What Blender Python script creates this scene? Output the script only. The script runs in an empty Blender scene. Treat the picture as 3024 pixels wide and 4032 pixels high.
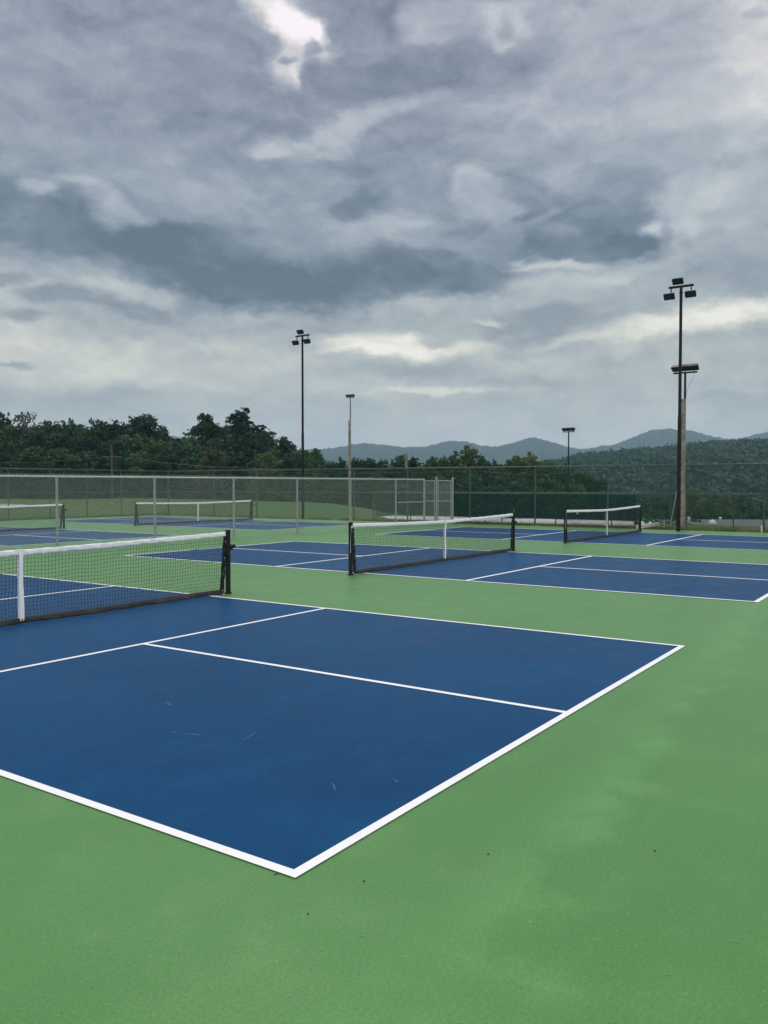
import bpy, bmesh, math, random
import numpy as np
from mathutils import Vector, Matrix, noise as mnoise
R = math.radians
random.seed(7); rng = np.random.default_rng(7)
sc = bpy.context.scene
COL = sc.collection

# ------------------------------------------------------------------ camera
F = 3284.6                                # focal length in pixels of the 3024 px wide photograph
CAM = Vector((-5.584, -8.944, 1.62)); YAW = 0.9702; PITCH = -0.0323
FWD = Vector((math.sin(YAW)*math.cos(PITCH), math.cos(YAW)*math.cos(PITCH), math.sin(PITCH)))
RGT = Vector((math.cos(YAW), -math.sin(YAW), 0)); UPV = RGT.cross(FWD)
cd = bpy.data.cameras.new("camera"); cam = bpy.data.objects.new("camera", cd); COL.objects.link(cam)
cd.sensor_fit = 'HORIZONTAL'; cd.sensor_width = 36; cd.lens = F/3024*36
cd.clip_start = 0.05; cd.clip_end = 12000
m = Matrix((RGT, UPV, -FWD)).transposed().to_4x4(); m.translation = CAM
cam.matrix_world = m
sc.camera = cam

# ------------------------------------------------------------------ colour, exposure, world, sun
sc.view_settings.view_transform = 'Standard'; sc.view_settings.look = 'None'
sc.view_settings.exposure = 0.0; sc.view_settings.gamma = 1.0
sc.view_settings.use_curve_mapping = False
sc.cycles.max_bounces = 8; sc.cycles.diffuse_bounces = 3; sc.cycles.transparent_max_bounces = 24
sc.cycles.use_denoising = True; sc.cycles.volume_bounces = 0
SUN_EL, SUN_AZ = R(52), YAW - R(8)        # behind the bright break in the cloud
SKY_UP = 2.2                              # the cloud overhead is this much brighter than that ahead
sd = bpy.data.lights.new("sun", 'SUN'); sun = bpy.data.objects.new("sun", sd); COL.objects.link(sun)
sd.energy = 0.9; sd.angle = R(24); sd.color = (1.0, 0.97, 0.92)
sv = Vector((math.sin(SUN_AZ)*math.cos(SUN_EL), math.cos(SUN_AZ)*math.cos(SUN_EL), math.sin(SUN_EL)))
sun.rotation_euler = (-sv).to_track_quat('-Z', 'Y').to_euler()

class NT:
    """a few short cuts for wiring nodes"""
    def __init__(s, tree): s.t = tree; s.n = tree.nodes; s.l = tree.links
    def new(s, typ, **kw):
        nd = s.n.new(typ)
        for k, v in kw.items(): setattr(nd, k, v)
        return nd
    def put(s, sock, v):
        if isinstance(v, bpy.types.NodeSocket): s.l.new(v, sock)
        else: sock.default_value = v
    def math(s, op, a, b=0.0, c=0.0, clamp=False):
        nd = s.new('ShaderNodeMath', operation=op); nd.use_clamp = clamp
        s.put(nd.inputs[0], a); s.put(nd.inputs[1], b); s.put(nd.inputs[2], c)
        return nd.outputs[0]
    def vmath(s, op, a, b=(0, 0, 0)):
        nd = s.new('ShaderNodeVectorMath', operation=op)
        s.put(nd.inputs[0], a)
        if op == 'SCALE': s.put(nd.inputs[3], b)
        else: s.put(nd.inputs[1], b)
        return nd.outputs['Value'] if op in ('LENGTH', 'DOT_PRODUCT') else nd.outputs[0]
    def noise(s, vec, scale, detail=4, rough=0.5, out='Fac', dist=0.0):
        nd = s.new('ShaderNodeTexNoise'); s.put(nd.inputs['Vector'], vec)
        nd.inputs['Scale'].default_value = scale; nd.inputs['Detail'].default_value = detail
        nd.inputs['Roughness'].default_value = rough; nd.inputs['Distortion'].default_value = dist
        return nd.outputs[out]
    def rng(s, v, a, b, c=0.0, d=1.0, mode='SMOOTHSTEP'):
        nd = s.new('ShaderNodeMapRange', interpolation_type=mode)
        for k, x in zip(('Value', 'From Min', 'From Max', 'To Min', 'To Max'), (v, a, b, c, d)): s.put(nd.inputs[k], x)
        return nd.outputs[0]
    def mix(s, f, a, b, mode='MIX'):
        nd = s.new('ShaderNodeMix', data_type='RGBA', blend_type=mode)
        s.put(nd.inputs[0], f); s.put(nd.inputs[6], a); s.put(nd.inputs[7], b)
        return nd.outputs[2]
    def mixf(s, f, a, b):
        nd = s.new('ShaderNodeMix', data_type='FLOAT')
        s.put(nd.inputs[0], f); s.put(nd.inputs[2], a); s.put(nd.inputs[3], b)
        return nd.outputs[0]
    def ramp(s, v, stops, interp='LINEAR'):
        nd = s.new('ShaderNodeValToRGB'); s.put(nd.inputs[0], v)
        cr = nd.color_ramp; cr.interpolation = interp
        while len(cr.elements) < len(stops): cr.elements.new(0.5)
        for e, (p, c) in zip(cr.elements, stops): e.position = p; e.color = (*c, 1)
        return nd.outputs[0]

def lin(r, g, b):
    return tuple((v/255/12.92 if v/255 <= .04045 else ((v/255+.055)/1.055)**2.4) for v in (r, g, b))

world = bpy.data.worlds.new("World"); sc.world = world; world.use_nodes = True
w = NT(world.node_tree); w.n.clear()
wout = w.new('ShaderNodeOutputWorld')
tc = w.new('ShaderNodeTexCoord').outputs['Generated']
sep = w.new('ShaderNodeSeparateXYZ'); w.put(sep.inputs[0], tc)
az0 = w.math('ARCTAN2', sep.outputs[0], sep.outputs[1])
azr = w.math('SUBTRACT', az0, YAW)
azr = w.math('ARCTAN2', w.math('SINE', azr), w.math('COSINE', azr))
azd = w.math('MULTIPLY', azr, 57.29578)
eld = w.math('MULTIPLY', w.math('ARCSINE', sep.outputs[2]), 57.29578)
cmb = w.new('ShaderNodeCombineXYZ'); w.put(cmb.inputs[0], azd); w.put(cmb.inputs[1], eld)
P0 = cmb.outputs[0]
stretch = w.vmath('MULTIPLY', P0, (1.0, 1.7, 1.0))
n1 = w.noise(stretch, 0.16, 7, 0.62, 'Color')
n2 = w.noise(w.vmath('ADD', stretch, (37.0, 11.0, 5.0)), 0.07, 5, 0.5, 'Color')
warp = w.vmath('MULTIPLY', w.vmath('SUBTRACT', n1, (0.5, 0.5, 0.5)), (4.6, 2.8, 0))
warp2 = w.vmath('MULTIPLY', w.vmath('SUBTRACT', n2, (0.5, 0.5, 0.5)), (2.2, 1.0, 0))
P1 = w.vmath('ADD', P0, w.vmath('ADD', warp, warp2))
fine = w.noise(w.vmath('MULTIPLY', P1, (1.0, 1.6, 1.0)), 0.35, 8, 0.6)
broad = w.noise(w.vmath('ADD', P1, (90.0, 40.0, 0)), 0.09, 4, 0.5)

def dirdeg(x, y):
    """direction (degrees right of the heading, degrees up) of a spot of the sky"""
    x *= 1.8228; y *= 1.8228
    d = (FWD + RGT*((x-1512)/F) - UPV*((y-2016)/F)).normalized()
    a = math.atan2(d.x, d.y) - YAW
    return math.degrees(a), math.degrees(math.asin(d.z))
# cloud masses, painted far to near: (x, y, rx, ry, tone, opacity, inner, tilt)
CLOUDS = [
 # broad tones
 (300, 150, 650, 260, .62, .9, .1, 0), (1450, 180, 380, 330, .72, .85, .1, 0), (1640, 130, 130, 170, .85, .7, .1, 0),
 (1300, 230, 260, 160, .655, .6, .1, 0), (930, 330, 330, 110, .60, .85, .2, -8), (1250, 380, 330, 100, .60, .7, .1, 0),
 (1560, 470, 230, 150, .69, .8, .1, 0),
 # bright strips low down
 (500, 640, 1500, 60, .71, .8, .3, 0), (860, 700, 1500, 60, .68, .7, .1, 0), (860, 800, 1800, 90, .755, .85, .3, 0), (860, 930, 1800, 80, .70, .8, .3, 0),
 (60, 760, 330, 75, .80, .8, .1, 0), (240, 812, 320, 38, .81, .7, .1, 4), (830, 745, 190, 40, .93, .95, .15, -3), (820, 762, 130, 16, .97, .7, .1, 0), (1010, 755, 90, 24, .86, .7, .1, 6),
 (1500, 690, 230, 42, .92, .95, .2, 6), (1620, 665, 130, 26, .92, .7, .2, 8), (1240, 733, 140, 16, .84, .7, .1, 4), (930, 843, 170, 9, .86, .8, .2, 0), (1440, 845, 240, 14, .77, .5, .1, 0),
 (880, 805, 260, 24, .655, .7, .2, 2), (1140, 818, 180, 18, .655, .7, .1, 0), (960, 880, 150, 16, .655, .6, .1, 8), (300, 862, 300, 16, .66, .6, .1, 0), (1500, 780, 300, 26, .68, .6, .1, 0),
 (1560, 600, 220, 50, .64, .8, .2, 0), (1300, 650, 260, 44, .66, .7, .2, 10),
 (940, 735, 52, 20, .66, .8, .3, 0), (1130, 690, 130, 30, .60, .9, .3, 8), (1180, 718, 100, 22, .63, .7, .2, 10), (1056, 688, 52, 9, .84, .7, .1, 0),
 # grey rags low left
 (60, 628, 120, 30, .75, .7, .2, 0), (300, 625, 130, 22, .75, .6, .2, -8), (330, 645, 130, 22, .75, .5, .2, -8), (160, 645, 130, 24, .57, .95, .4, 0), (300, 672, 80, 20, .57, .95, .4, 0), (45, 682, 60, 14, .58, .9, .3, 0), (30, 603, 50, 20, .58, .8, .3, 0), (20, 788, 40, 8, .62, .8, .2, 0),
 (420, 655, 90, 20, .60, .8, .2, 4),
 # the great bank: flat dark base, paler flanks above
 (560, 450, 720, 185, .60, .97, .70, -3), (150, 440, 330, 130, .62, .9, .4, -6),
 (190, 505, 430, 74, .50, .95, .45, -7), (480, 575, 330, 72, .43, .95, .50, -9), (640, 600, 260, 52, .45, .9, .55, 0), (880, 590, 270, 60, .455, .97, .58, 0), (1020, 580, 130, 48, .50, .9, .5, 14),
 (700, 500, 260, 70, .64, .7, .1, 0), (610, 530, 200, 35, .57, .6, .1, 0), (400, 440, 260, 50, .60, .6, .1, -6),
 (470, 400, 220, 50, .66, .7, .1, 0),
 (90, 415, 50, 18, .74, .75, .3, 0), (270, 450, 80, 26, .71, .7, .2, -20), (185, 402, 60, 14, .71, .7, .2, 0), (235, 470, 40, 30, .71, .6, .1, 0),
 # heaped clouds at the centre
 (1100, 470, 60, 90, .60, .7, .2, 0), (885, 495, 92, 40, .70, .85, .45, 0), (880, 480, 50, 10, .76, .6, .2, 0), (1130, 440, 70, 90, .575, .8, .4, 0), (1035, 412, 62, 48, .715, .95, .5, 0), (1045, 458, 80, 62, .685, .95, .4, 0), (1010, 505, 105, 38, .57, .9, .4, 0), (1060, 525, 100, 44, .60, .8, .3, 0),
 (790, 420, 58, 38, .54, .95, .4, 0), (752, 458, 38, 32, .54, .9, .45, 0), (880, 518, 100, 24, .62, .6, .2, 0),
 (1270, 485, 150, 78, .52, .98, .68, 0), (1165, 462, 40, 14, .72, .7, .2, 30), (1200, 490, 60, 30, .63, .6, .2, 0), (1320, 415, 95, 56, .535, .9, .45, 0), (1350, 525, 90, 34, .455, .9, .45, 0), (1150, 420, 42, 55, .56, .8, .3, 0),
 (1408, 492, 34, 24, .80, .8, .0, 0), (1440, 505, 15, 40, .60, .7, .2, 0), (1500, 480, 40, 40, .74, .6, .1, 0), (1118, 556, 30, 12, .80, .8, .0, 0), (1200, 568, 120, 13, .84, .8, .2, 0), (1200, 600, 140, 24, .75, .8, .1, 0),
 # top: the break in the cloud and its neighbours
 (450, 110, 240, 115, .58, .9, .4, -12), (120, 60, 240, 90, .60, .6, .1, 0), (640, 235, 330, 62, .55, .8, .2, 6), (880, 165, 270, 56, .535, .95, .5, 0), (1060, 140, 120, 70, .56, .8, .2, 0), (760, 20, 140, 70, .55, .9, .3, 0),
 (850, 30, 40, 60, .50, .6, .1, 0),
 (930, 45, 80, 52, .74, .85, .2, 0), (1075, 45, 80, 58, .80, .8, .1, 0), (1082, 95, 26, 16, .86, .6, .1, 0), (1080, 60, 22, 40, .63, .8, .2, 0), (1000, 20, 40, 40, .70, .6, .2, 0),
 (750, 262, 105, 30, .745, .8, .3, 16), (650, 322, 115, 32, .735, .8, .35, 10), (588, 338, 40, 22, .77, .8, .3, 0), (860, 225, 180, 22, .70, .7, .1, 8),
 (600, 22, 110, 44, .84, .8, .2, -25), (645, 62, 95, 38, .97, 1.0, .15, -32), (612, 130, 60, 62, .84, .8, .2, 0), (636, 158, 18, 30, .88, .7, .0, 0), (700, 125, 40, 26, .80, .7, .1, 0),
 (612, 128, 24, 12, .62, .8, .2, 0), (670, 108, 36, 20, .60, .85, .3, 0), (722, 100, 22, 14, .60, .8, .2, 0), (700, 165, 60, 28, .53, .9, .5, 0), (575, 95, 26, 30, .62, .6, .2, 0),
 (1640, 22, 24, 14, .66, .7, .2, 0),
]
edge = w.rng(w.noise(stretch, 0.55, 7, .62),   .25, .75, -.13, .13, 'LINEAR')
V = w.rng(broad, 0.25, 0.75, .58, .70, 'LINEAR')
for (x, y, rx, ry, tone, op, inner, tilt) in CLOUDS:
    a, e = dirdeg(x, y); k = 1.8228/57.33
    mp = w.new('ShaderNodeMapping', vector_type='TEXTURE')
    mp.inputs['Location'].default_value = (a, e, 0); mp.inputs['Rotation'].default_value = (0, 0, R(tilt))
    mp.inputs['Scale'].default_value = (rx*k, ry*k, 1)
    sq = w.new('ShaderNodeVectorMath', operation='MULTIPLY_ADD')   # keeps the layers in sequence
    w.put(sq.inputs[0], V); sq.inputs[1].default_value = (1e-6, 1e-6, 0); w.put(sq.inputs[2], P1)
    w.put(mp.inputs['Vector'], sq.outputs[0])
    ln = w.vmath('LENGTH', mp.outputs[0])
    ln = w.math('ADD', ln, edge)
    al = w.rng(ln, min(.8, inner+.02), 1.15, op, 0.0)
    V = w.mixf(al, V, tone)
V = w.math('MULTIPLY_ADD', w.math('SUBTRACT', V, .63), 1.22, .63)
V = w.math('ADD', V, w.rng(eld, 7.0, 0.5, 0.0, .10))
def billow(p): return w.noise(p, 0.20, 9, 0.60)
pb_ = w.vmath('ADD', w.vmath('MULTIPLY', P1, (1.0, 1.7, 1.0)), (13.0, 71.0, 0))
emb = w.math('SUBTRACT', billow(pb_), billow(w.vmath('ADD', pb_, (0.10, 1.05, 0))))   # tops of the heaps catch the light
pc_ = w.vmath('ADD', w.vmath('MULTIPLY', P1, (1.0, 1.5, 1.0)), (51.0, 7.0, 0))
emb2 = w.math('SUBTRACT', w.noise(pc_, 0.075, 6, 0.55), w.noise(w.vmath('ADD', pc_, (0.3, 2.6, 0)), 0.075, 6, 0.55))
amp = w.rng(eld, 2.0, 9.0, .25, 1.0)
V = w.math('ADD', V, w.math('MULTIPLY', amp, w.math('ADD', w.math('MULTIPLY', emb, .30), w.math('MULTIPLY', emb2, .30))))
V = w.math('ADD', V, w.rng(fine, 0.2, 0.8, -.045, .045, 'LINEAR'))
V = w.math('ADD', V, w.rng(broad, 0.25, 0.75, -.03, .03, 'LINEAR'))
cloud = w.ramp(V, [(.40, lin(88, 104, 118)), (.5, lin(115, 130, 144)), (.6, lin(144, 155, 167)), (.7, lin(170, 180, 187)),
                   (.8, lin(197, 203, 204)), (.9, lin(226, 228, 220)), (1.0, lin(252, 252, 252))])
low = w.rng(eld, 18.0, 8.0)
cloud = w.mix(low, cloud, w.mix(1.0, cloud, (1.045, 1.0, .905, 1), 'MULTIPLY'))
high = w.rng(eld, 16.0, 28.0)
cloud = w.mix(high, cloud, w.mix(1.0, cloud, (1.05, .98, 1.02, 1), 'MULTIPLY'))
side = w.math('MAXIMUM', w.rng(eld, 31.0, 50.0), w.rng(w.math('ABSOLUTE', azd), 38.0, 75.0))
cloud = w.mix(side, cloud, w.mix(1.0, cloud, (1.10, 1.0, .90, 1), 'MULTIPLY'))
up = w.math('MULTIPLY_ADD', side, SKY_UP-1.0, 1.0)
up = w.math('ADD', up, w.rng(w.math('ABSOLUTE', azd), 75.0, 125.0, 0.0, 1.3))   # extra sky glow added behind the viewer to brighten surfaces facing it
b1 = w.new('ShaderNodeBackground'); w.put(b1.inputs[0], cloud); w.put(b1.inputs[1], w.math('MULTIPLY', up, w.rng(eld, 11.0, 0.5, 1.03, 1.12)))
ns = w.new('ShaderNodeTexSky', sky_type='NISHITA'); ns.sun_disc = False
ns.sun_elevation = SUN_EL; ns.sun_rotation = SUN_AZ
b2 = w.new('ShaderNodeBackground'); w.put(b2.inputs[0], ns.outputs[0]); b2.inputs[1].default_value = 0.08
mxs = w.new('ShaderNodeMixShader'); mxs.inputs[0].default_value = 0.05
w.l.new(b1.outputs[0], mxs.inputs[1]); w.l.new(b2.outputs[0], mxs.inputs[2]); w.l.new(mxs.outputs[0], wout.inputs[0])
world.cycles.sampling_method = 'MANUAL'; world.cycles.sample_map_resolution = 512

# ------------------------------------------------------------------ helpers
def ray(x, y): return FWD + RGT*((x-1512)/F) - UPV*((y-2016)/F)
def at(x, y, depth): return CAM + ray(x, y)*depth
def gnd(x, y, z=0):
    d = ray(x, y); return CAM + d*((z-CAM.z)/d.z)

def mat(name, color, rough=.7, metal=0.0, spec=.5, var=0.0, scale=8.0, bump=0.0, bscale=60.0, fn=None):
    ma = bpy.data.materials.new(name); ma.use_nodes = True
    k = NT(ma.node_tree); b = ma.node_tree.nodes['Principled BSDF']
    b.inputs['Roughness'].default_value = rough; b.inputs['Metallic'].default_value = metal
    b.inputs['Specular IOR Level'].default_value = spec
    co = k.new('ShaderNodeTexCoord').outputs['Object']
    c = (*color, 1)
    if var:
        c = k.mix(k.rng(k.noise(co, scale, 5, .6), .3, .7), (*[v*(1-var) for v in color], 1), (*[min(1, v*(1+var)) for v in color], 1))
    k.put(b.inputs['Base Color'], c)
    if bump:
        bp = k.new('ShaderNodeBump'); bp.inputs['Strength'].default_value = bump; bp.inputs['Distance'].default_value = .01
        k.put(bp.inputs['Height'], k.noise(co, bscale, 5, .6)); k.l.new(bp.outputs[0], b.inputs['Normal'])
    if fn: fn(k, b, co)
    return ma

class MB:
    """collects faces, then builds ONE mesh object"""
    def __init__(s): s.v = []; s.f = []
    def add(s, vs, fs):
        o = len(s.v); s.v += [tuple(v) for v in vs]; s.f += [tuple(i+o for i in f) for f in fs]
    def box(s, c, d, rot=None):
        c = Vector(c); x, y, z = (q/2 for q in d)
        vs = [Vector((a*x, b*y, e*z)) for e in (-1, 1) for b in (-1, 1) for a in (-1, 1)]
        if rot is not None: vs = [rot @ v for v in vs]
        s.add([v+c for v in vs], [(0, 2, 3, 1), (4, 5, 7, 6), (0, 1, 5, 4), (2, 6, 7, 3), (0, 4, 6, 2), (1, 3, 7, 5)])
    def tube(s, p, q, r, r2=None, n=8, cap=True):
        p = Vector(p); q = Vector(q); r2 = r if r2 is None else r2
        d = (q-p).normalized(); a = d.orthogonal().normalized(); b = d.cross(a)
        vs = []
        for c, rr in ((p, r), (q, r2)):
            vs += [c + (a*math.cos(2*math.pi*i/n)+b*math.sin(2*math.pi*i/n))*rr for i in range(n)]
        fs = [(i, (i+1) % n, n+(i+1) % n, n+i) for i in range(n)]
        if cap: fs += [tuple(range(n-1, -1, -1)), tuple(range(n, 2*n))]
        s.add(vs, fs)
    def path(s, pts, r, n=6):
        pts = [Vector(p) for p in pts]; o = []
        for i, p in enumerate(pts):
            d = (pts[min(i+1, len(pts)-1)]-pts[max(i-1, 0)]).normalized()
            a = d.cross(Vector((0, 0, 1)));  a = d.orthogonal() if a.length < .05 else a
            a.normalize(); b = d.cross(a); rr = r(i/(len(pts)-1)) if callable(r) else r
            o += [p + (a*math.cos(2*math.pi*k/n)+b*math.sin(2*math.pi*k/n))*rr for k in range(n)]
        fs = [(i*n+k, i*n+(k+1) % n, (i+1)*n+(k+1) % n, (i+1)*n+k) for i in range(len(pts)-1) for k in range(n)]
        fs += [tuple(range(n-1, -1, -1)), tuple(range((len(pts)-1)*n, len(pts)*n))]
        s.add(o, fs)
    def lathe(s, c, prof, n=16):
        c = Vector(c); vs = []
        for (r, z) in prof: vs += [c+Vector((r*math.cos(2*math.pi*i/n), r*math.sin(2*math.pi*i/n), z)) for i in range(n)]
        fs = [(j*n+i, j*n+(i+1) % n, (j+1)*n+(i+1) % n, (j+1)*n+i) for j in range(len(prof)-1) for i in range(n)]
        fs += [tuple(range(n-1, -1, -1)), tuple(range((len(prof)-1)*n, len(prof)*n))]
        s.add(vs, fs)
    def build(s, name, ma, parent=None, smooth=False):
        me = bpy.data.meshes.new(name); me.from_pydata(s.v, [], s.f); me.update()
        if smooth: me.polygons.foreach_set('use_smooth', [True]*len(me.polygons))
        if ma: me.materials.append(ma)
        o = bpy.data.objects.new(name, me); COL.objects.link(o)
        if parent: o.parent = parent
        return o

def np_mesh(name, verts, quads, ma, parent=None, smooth=False, k=4):
    me = bpy.data.meshes.new(name)
    me.vertices.add(len(verts)); me.vertices.foreach_set('co', np.asarray(verts, np.float32).ravel())
    q = np.asarray(quads, np.int32); me.loops.add(q.size); me.loops.foreach_set('vertex_index', q.ravel())
    me.polygons.add(len(q)); me.polygons.foreach_set('loop_start', np.arange(0, q.size, k, dtype=np.int32))
    me.update(calc_edges=True)
    if smooth: me.polygons.foreach_set('use_smooth', [True]*len(q))
    if ma: me.materials.append(ma)
    o = bpy.data.objects.new(name, me); COL.objects.link(o)
    if parent: o.parent = parent
    return o

def tag(o, label=None, cat=None, group=None, kind=None):
    if label: o['label'] = label
    if cat: o['category'] = cat
    if group: o['group'] = group
    if kind: o['kind'] = kind
    return o
def thing(name, loc, label, cat, group=None, rz=0.0):
    o = bpy.data.objects.new(name, None); COL.objects.link(o); o.location = loc; o.rotation_euler = (0, 0, rz)
    o.empty_display_size = .2
    return tag(o, label, cat, group)
def copy_tree(o, parent=None):
    c = o.copy(); COL.objects.link(c)
    if parent: c.parent = parent
    for ch in list(o.children): copy_tree(ch, c)
    return c

# ------------------------------------------------------------------ terrain
RW = [-400, -60, 12, 21.8, 38, 53.5, 73, 87.5, 105, 130, 170, 400]
RU = [31, 31, 31, 38.5, 54.3, 60.8, 59.6, 52, 40, 20, -25, -300]
def edge_u(v): return np.interp(v, RW, RU)
def terrain(u, v):
    """height of the natural ground: level field, falling away east of the courts"""
    d = np.maximum(0, (np.asarray(u, float)-edge_u(v)))
    z = -8.0*(1-np.exp(-(d/26.0)**1.35))
    return z - 0.03
def steps():
    a = list(np.arange(-40, 140, 1.5)); b = []
    x = 140.0; s = 3.0
    while x < 3150: b.append(x); s *= 1.18; x += s
    b.append(3200.0); c = []; x = -40.0; s = 3.0
    while x > -3150: x -= s; s *= 1.18; c.append(x)
    c = [q for q in c if q > -3200]+[-3200.0]
    return np.array(sorted(set(c))+a+b)
gx = steps(); gy = steps()
GX, GY = np.meshgrid(gx, gy, indexing='ij')
GZ = terrain(GX, GY)
rough = np.zeros_like(GZ)
for i in range(len(gx)):
    for j in range(len(gy)):
        if abs(gx[i]) < 160 and abs(gy[j]) < 160:
            rough[i, j] = mnoise.fractal(Vector((gx[i]*.08, gy[j]*.08, 3)), 1, 2, 4)*.25
clear = np.clip((GX-27)/10, 0, 1) + np.clip((GY-29)/10, 0, 1)
GZ += rough*np.clip(clear, 0, 1)*.6
nx, ny = GX.shape
ii, jj = np.meshgrid(np.arange(nx-1), np.arange(ny-1), indexing='ij')
q = np.stack([ii*ny+jj, (ii+1)*ny+jj, (ii+1)*ny+jj+1, ii*ny+jj+1], -1).reshape(-1, 4)
def grass_nodes(k, b, co):
    n = k.noise(co, .35, 6, .65); f = k.noise(co, 9, 4, .7)
    c = k.mix(k.rng(n, .35, .68), (.045, .105, .030, 1), (.090, .165, .050, 1))
    c = k.mix(k.rng(k.noise(co, .11, 3, .5), .5, .72), c, (.11, .12, .055, 1))
    c = k.mix(k.rng(f, .3, .75, 0, .45), c, (.035, .065, .02, 1))
    k.put(b.inputs['Base Color'], c)
grass_m = mat('grass', (.08, .12, .04), .95, spec=.1, fn=grass_nodes)
ground = np_mesh('ground', np.stack([GX, GY, GZ], -1).reshape(-1, 3), q, grass_m, smooth=True)
tag(ground, 'grassy ground round the courts, level on the left and falling away behind the back fence', kind='structure')

# ------------------------------------------------------------------ court surfaces
def acrylic(base, dark, light, dust):
    def fn(k, b, co):
        big = k.noise(co, .35, 5, .55); mid = k.noise(co, 2.2, 6, .65); grain = k.noise(co, 75, 6, .82); spot = k.noise(co, 60, 3, .75)
        st = k.noise(k.vmath('MULTIPLY', co, (.35, 3.2, 1)), 1.0, 6, .6)
        sx = k.noise(k.vmath('MULTIPLY', co, (1.2, 14, 1)), 1.4, 5, .7)
        c = k.mix(k.rng(big, .3, .7), (*dark, 1), (*base, 1))
        c = k.mix(k.rng(mid, .45, .8, 0, .55), c, (*light, 1))
        c = k.mix(k.rng(st, .50, .85, 0, dust*.6), c, (*light, 1))
        c = k.mix(k.rng(sx, .62, .8, 0, dust*.6), c, (*light, 1))
        # one long pale sweep of dust beside the near baseline
        sp = k.new('ShaderNodeSeparateXYZ'); k.put(sp.inputs[0], co)
        yy = k.math('ADD', sp.outputs[1], k.math('MULTIPLY', k.math('SUBTRACT', mid, .5), .9))
        yy = k.math('SUBTRACT', yy, k.math('MULTIPLY', sp.outputs[0], .085))
        band = k.math('MULTIPLY', k.rng(k.math('ABSOLUTE', k.math('ADD', yy, 7.28)), 0.0, .30, 1, 0), k.rng(mid, .35, .65, .15, .7))
        c = k.mix(k.math('MULTIPLY', band, dust*.6), c, tuple(min(1, v*1.35) for v in light)+(1,))
        c = k.mix(k.rng(spot, .62, .70, 0, .75), c, tuple(v*.45 for v in base)+(1,))
        c = k.mix(k.rng(grain, .44, .70, 0, .55), c, tuple(v*.55 for v in base)+(1,))
        c = k.mix(k.rng(grain, .47, .32, 0, .45), c, tuple(min(1, v*1.25) for v in light)+(1,))
        c = k.mix(k.rng(k.noise(co, 40, 4, .75), .60, .72, 0, .45), c, tuple(min(1, v*1.7) for v in light)+(1,))
        k.put(b.inputs['Base Color'], c)
        k.put(b.inputs['Roughness'], k.rng(mid, .3, .7, .34, .44))
        pass
        bp = k.new('ShaderNodeBump'); bp.inputs['Strength'].default_value = .12; bp.inputs['Distance'].default_value = .001
        k.put(bp.inputs['Height'], grain); k.l.new(bp.outputs[0], b.inputs['Normal'])
    return fn
green_m = mat('green_acrylic', (.1, .25, .09), .6, spec=.20, fn=acrylic((.090, .246, .066), (.079, .221, .058), (.132, .298, .102), .6))
blue_m = mat('blue_acrylic', (.015, .065, .17), .6, spec=.045, fn=acrylic((.0002, .058, .160), (.0002, .044, .126), (.0030, .088, .210), .7))
def line_nodes(k, b, co):
    c = k.mix(k.rng(k.noise(co, 25, 5, .7), .55, .8, 0, .25), (.84, .84, .83, 1), (.68, .70, .69, 1))
    c = k.mix(k.rng(k.noise(co, 140, 3, .7), .62, .72, 0, .5), c, (.42, .46, .45, 1))
    c = k.mix(k.rng(k.noise(co, 4, 4, .7), .5, .75, 0, .3), c, (.60, .64, .62, 1))
    k.put(b.inputs['Base Color'], c)
line_m = mat('line_paint', (.8, .8, .8), .55, fn=line_nodes)

def sheet(name, rects, z, ma, parent=None, wob=0.0):
    b = MB()
    for (x0, y0, x1, y1) in rects: b.add([(x0, y0, z), (x1, y0, z), (x1, y1, z), (x0, y1, z)], [(0, 1, 2, 3)])
    return b.build(name, ma, parent)
PADW = 26.6
pb = MB()
pb.add([(-14, -22, 0), (25.4, -22, 0), (24.55, PADW, 0), (-14, PADW, 0), (-14, -22, -.1), (25.4, -22, -.1), (24.55, PADW, -.1), (-14, PADW, -.1)],
       [(0, 1, 2, 3), (0, 4, 5, 1), (1, 5, 6, 2), (2, 6, 7, 3), (3, 7, 4, 0)])
pad = pb.build('court_paving', green_m); tag(pad, 'green acrylic paving round and between the blue courts', kind='structure')

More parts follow.
